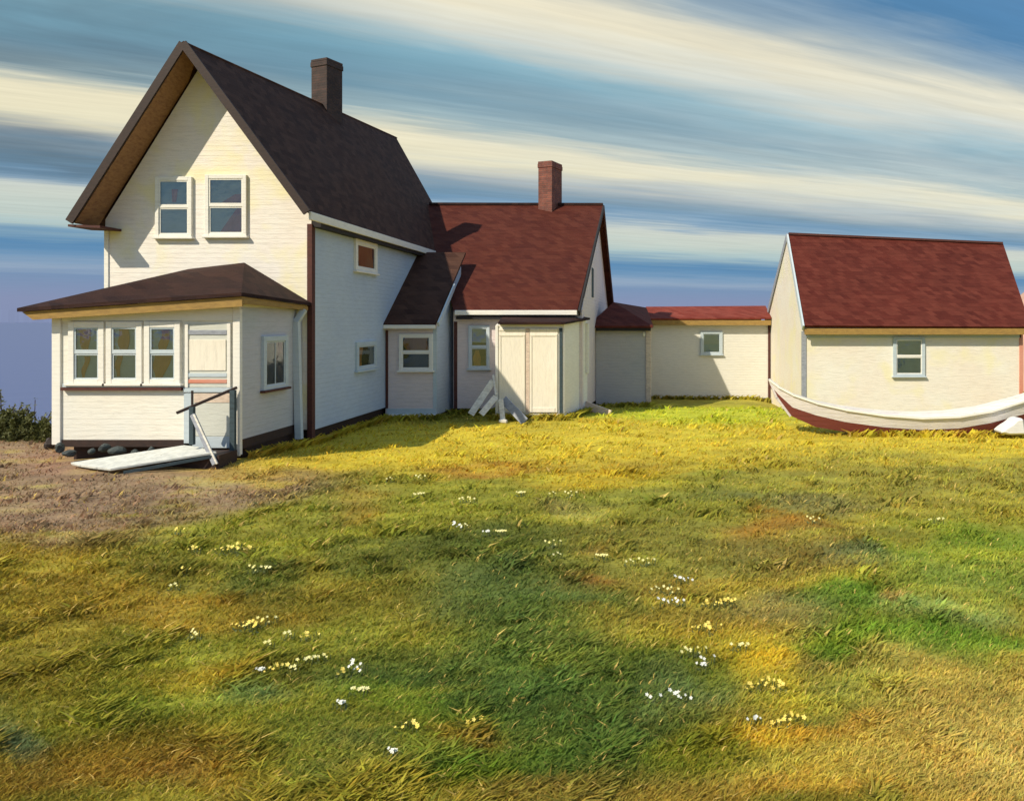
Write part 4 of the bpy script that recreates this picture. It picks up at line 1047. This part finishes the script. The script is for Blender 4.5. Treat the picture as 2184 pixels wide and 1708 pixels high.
# ------------------------------------------------------------------ grass
def build_grass():
    N = 330000
    u = RNG.random(N)
    y_lo, y_hi = 852.0, 1790.0
    ypx = y_lo + (y_hi - y_lo) * u ** 0.9
    Y = F * E / (ypx - HY)
    xpx = RNG.uniform(-120, 2300, N)
    X = (xpx - VX) / F * Y
    keep = np.ones(N, bool)
    for (x0, x1, y0, y1) in ((-13.9, -9.4, 16.9, 40), (-14.9, -9.1, 19.8, 40), (-9.4, -7.4, 25.3, 40), (-7.4, -2.6, 26.7, 40), (-5.6, -2.6, 25.1, 40), (-12.4, -9.7, 15.5, 17), (-2.8, -.4, 32.4, 40), (-1, 6.3, 38.4, 50), (5.7, 15, 29.9, 50)):
        keep &= ~((X > x0) & (X < x1) & (Y > y0) & (Y < y1))
    # thin on the bare mauve ground
    bare = np.exp(-(((xpx - 120) / 330) ** 2) - ((ypx - 1010) / 90) ** 2)
    keep &= RNG.random(N) > 0.55 * bare
    clump = fbm(X * 1.6, Y * 1.6, 3)
    keep &= RNG.random(N) < 0.35 + 1.3 * (clump - 0.25)
    X, Y = X[keep], Y[keep]; n = len(X)
    ex, ey = [], []
    for (x0, y0, x1, y1, m_) in ((-9.35, 17.2, -9.2, 25.2, 900), (-9.2, 25.25, -7.4, 25.25, 240), (-7.4, 26.6, -5.6, 26.6, 220), (-5.5, 25.05, -3.1, 25.05, 260), (-3.0, 25.4, -2.4, 27.8, 200), (-2.6, 32.3, -0.3, 32.3, 240), (-0.5, 38.3, 5.7, 38.3, 420), (5.5, 21.7, 13.5, 21.5, 500)):
        t_ = RNG.random(m_); ex.append(x0 + (x1 - x0) * t_ + RNG.normal(0, 0.05, m_)); ey.append(y0 + (y1 - y0) * t_ - np.abs(RNG.normal(0, 0.10, m_)) * (1 if abs(x1 - x0) > 0.7 else -0.3))
    ex = np.concatenate(ex); ey = np.concatenate(ey); ne = len(ex)
    X = np.concatenate([X, ex]); Y = np.concatenate([Y, ey]); n = len(X)
    Z = height(X, Y)
    clump = fbm(X * 1.1 + 7, Y * 1.1 + 2, 3)
    hgt = (0.026 + 0.075 * clump ** 1.8 * RNG.random(n) + 0.022 * RNG.random(n)) * np.interp(Y, [5, 14, 30], [0.85, 1.0, 1.25])
    tuft = np.clip((fbm(X * 1.9 + 51, Y * 1.9 + 13, 3, 0.5) - 0.60) * 9, 0, 1)
    hgt = hgt * (1 + 1.1 * tuft)
    hgt[-ne:] = RNG.uniform(0.08, 0.26, ne)
    wid = hgt * RNG.uniform(0.10, 0.2, n) * np.interp(Y, [4, 10, 30], [0.75, 1.3, 2.4])
    ang = RNG.uniform(0, 2 * np.pi, n)
    lean = RNG.uniform(0.4, 2.0, n); la = RNG.normal(0.25, 0.5, n) + np.pi * (RNG.random(n) < 0.3)
    dx, dy = np.cos(ang) * wid, np.sin(ang) * wid
    lx, ly = np.cos(la) * lean * hgt, np.sin(la) * lean * hgt
    V = np.zeros((n, 5, 3), np.float32)
    V[:, 0] = np.stack([X - dx, Y - dy, Z - 0.01], 1); V[:, 1] = np.stack([X + dx, Y + dy, Z - 0.01], 1)
    V[:, 2] = np.stack([X - dx * .7 + lx * .35, Y - dy * .7 + ly * .35, Z + hgt * .6], 1); V[:, 3] = np.stack([X + dx * .7 + lx * .35, Y + dy * .7 + ly * .35, Z + hgt * .6], 1)
    V[:, 4] = np.stack([X + lx, Y + ly, Z + hgt], 1)
    b = (np.arange(n) * 5)[:, None]
    q = b + np.array([[0, 1, 3, 2]]); t = b + np.array([[2, 3, 4]])
    loops = np.concatenate([q, t], 1).ravel().astype(np.int32)
    starts = (np.arange(n)[:, None] * 7 + np.array([[0, 4]])).ravel().astype(np.int32)
    me = bpy.data.meshes.new("grass")
    me.vertices.add(n * 5); me.vertices.foreach_set('co', V.ravel())
    me.loops.add(len(loops)); me.loops.foreach_set('vertex_index', loops)
    me.polygons.add(2 * n); me.polygons.foreach_set('loop_start', starts)
    me.update(calc_edges=True)
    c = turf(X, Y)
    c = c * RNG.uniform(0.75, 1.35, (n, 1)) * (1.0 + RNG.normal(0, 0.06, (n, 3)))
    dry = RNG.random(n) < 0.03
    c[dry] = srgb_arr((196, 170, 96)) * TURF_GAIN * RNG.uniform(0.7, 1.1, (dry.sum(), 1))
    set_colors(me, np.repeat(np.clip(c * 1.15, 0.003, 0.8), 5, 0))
    me.materials.append(turf_mat('grass_blade', True))
    o = bpy.data.objects.new("grass", me); COL.objects.link(o)
    tag(o, 'short patchy green and golden grass covering the slope before the houses', 'grass', kind='stuff')
build_grass()

# ------------------------------------------------------------------ wildflowers
def flower_mesh(name, mat, seed, nf, spread, r):
    rr = random.Random(seed)
    mb = MB()
    for k in range(nf):
        c = Vector((rr.uniform(-spread, spread), rr.uniform(-spread, spread) * 0.6, rr.uniform(0.045, 0.10)))
        r_ = r; r = r_ * rr.uniform(0.6, 1.35)
        n = Vector((rr.uniform(-.5, .5), -0.7 + rr.uniform(-.4, .4), 1)).normalized()
        s = n.cross(Vector((0, 1, 0.2))).normalized(); t = n.cross(s)
        for i in range(5):
            a0, a1 = 2 * math.pi * i / 5, 2 * math.pi * (i + 0.85) / 5
            am = (a0 + a1) / 2
            p0 = c; p1 = c + (s * math.cos(a0) + t * math.sin(a0)) * r * 0.7 + n * r * 0.2
            p2 = c + (s * math.cos(am) + t * math.sin(am)) * r * rr.uniform(0.9, 1.2) + n * r * 0.25
            p3 = c + (s * math.cos(a1) + t * math.sin(a1)) * r * 0.7 + n * r * 0.2
            mb.add([p0, p1, p2, p3], [(0, 1, 2, 3)])
        r = r_
    me = bpy.data.meshes.new(name); me.from_pydata(mb.v, [], mb.f); me.materials.append(mat)
    return me
def stem_mesh(seed, spread, nf):
    rr = random.Random(seed); mb = MB()
    for k in range(nf):
        x, y = rr.uniform(-spread, spread), rr.uniform(-spread, spread) * 0.6
        mb.bar((x, y, -0.01), (x + 0.01, y, 0.075), 0.006, 0.006, up=(0, 1, 0))
    for k in range(9):
        x, y, a = rr.uniform(-spread, spread), rr.uniform(-spread, spread) * 0.6, rr.uniform(0, 6.28)
        L = rr.uniform(0.04, 0.07); d = Vector((math.cos(a), math.sin(a), 0.7)).normalized() * L; w_ = Vector((-math.sin(a), math.cos(a), 0)) * L * 0.22
        b0 = Vector((x, y, 0.0)); mb.add([b0, b0 + d * 0.5 + w_, b0 + d, b0 + d * 0.5 - w_], [(0, 1, 2, 3)])
    me = bpy.data.meshes.new('stems'); me.from_pydata(mb.v, [], mb.f); me.materials.append(leaf_stem)
    return me
def flat_mat(name, c1, c2):
    m, nt, b, pos = base_mat(name)
    n = noise(nt, pos, 9.0, 3, 0.6)
    nt.links.new(ramp(nt, n, [(0.35, c1), (0.65, c2)]), b.inputs['Base Color']); b.inputs['Roughness'].default_value = 0.7
    return m
leaf_stem = flat_mat('flower_stem_green', (0.07, 0.09, 0.02), (0.10, 0.12, 0.03))
yel = flat_mat('yellow_petals', (0.80, 0.58, 0.08), (0.80, 0.66, 0.16))
pal = flat_mat('pale_lemon_petals', (0.74, 0.66, 0.20), (0.74, 0.70, 0.34))
wh = flat_mat('white_petals', (0.72, 0.72, 0.62), (0.66, 0.68, 0.62))
FL_PTS = [
    ('y', 382, 1141), ('y', 420, 1178), ('y', 482, 1180), ('y', 512, 1172), ('y', 540, 1178), ('y', 498, 1182), ('y', 395, 1222), ('p', 545, 1222), ('p', 572, 1222), ('p', 372, 1256),
    ('p', 415, 1358), ('y', 520, 1338), ('y', 545, 1334), ('p', 570, 1326), ('y', 535, 1342), ('p', 615, 1360), ('y', 664, 1360), ('p', 655, 1417), ('p', 690, 1414), ('w', 558, 1436), ('y', 590, 1433), ('p', 626, 1436), ('y', 742, 1440), ('w', 752, 1432),
    ('p', 572, 1381), ('w', 840, 1615), ('y', 874, 1560), ('y', 1012, 1553), ('w', 730, 1510), ('p', 770, 1480),
    ('p', 832, 1032), ('p', 897, 1028), ('p', 895, 1064), ('p', 985, 1076), ('p', 1005, 1076), ('p', 1112, 1060), ('p', 1180, 1062), ('p', 1218, 1062), ('w', 970, 1132), ('p', 992, 1133), ('w', 1040, 1148), ('p', 1070, 1147),
    ('p', 1190, 1196), ('p', 1180, 1174), ('p', 1285, 1198), ('p', 1345, 1209), ('p', 1380, 1208), ('w', 1450, 1247), ('p', 1400, 1266), ('p', 1432, 1268), ('w', 1415, 1294), ('w', 1450, 1292), ('y', 1516, 1294), ('y', 1540, 1296), ('y', 1556, 1292),
    ('y', 1520, 1344), ('y', 1500, 1352), ('p', 1466, 1402), ('p', 1485, 1398), ('p', 1580, 1390), ('w', 1510, 1415), ('w', 1500, 1428), ('w', 1440, 1500), ('w', 1395, 1504), ('y', 1610, 1470), ('y', 1640, 1465), ('y', 1660, 1478), ('w', 1610, 1545), ('y', 1690, 1545), ('y', 1660, 1555), ('p', 1735, 1117), ('p', 2000, 1117)]
KIND = {'y': ('buttercup_clump', yel, 'small clump of bright yellow wildflowers scattered in the grass', 'bright yellow flowers in the grass'),
        'p': ('lemon_flower_clump', pal, 'small clump of pale lemon wildflowers scattered in the grass', 'pale lemon flowers in the grass'),
        'w': ('white_flower_clump', wh, 'small clump of white wildflowers scattered in the grass', 'white flowers in the grass')}
def build_flowers():
    lib = {}
    for k, (nm, mt, lab, grp) in KIND.items():
        for s in range(3):
            lib[k, s] = (flower_mesh('blossoms', mt, s * 7 + ord(k), 3 + 2 * s, 0.06 + 0.035 * s, 0.017), stem_mesh(s * 7 + ord(k), 0.06 + 0.035 * s, 3 + 2 * s))
    for i, (k, x, y) in enumerate(FL_PTS):
        Y = F * E / (y - HY)
        X = PX(x, Y)
        nm, mt, lab, grp = KIND[k]
        t = thing(nm, (X, Y, hz(X, Y)), lab, 'wildflower', grp)
        sc = float(np.interp(Y, [6, 20], [1.0, 1.6]))
        t.scale = (sc, sc, sc)
        t.rotation_euler[2] = random.uniform(-0.5, 0.5)
        for nme, me in zip(('blossoms', 'stems'), lib[k, i % 3]):
            o = bpy.data.objects.new(nme, me); COL.objects.link(o); o.parent = t
            if nme == 'stems': o['kind'] = 'stuff'
build_flowers()
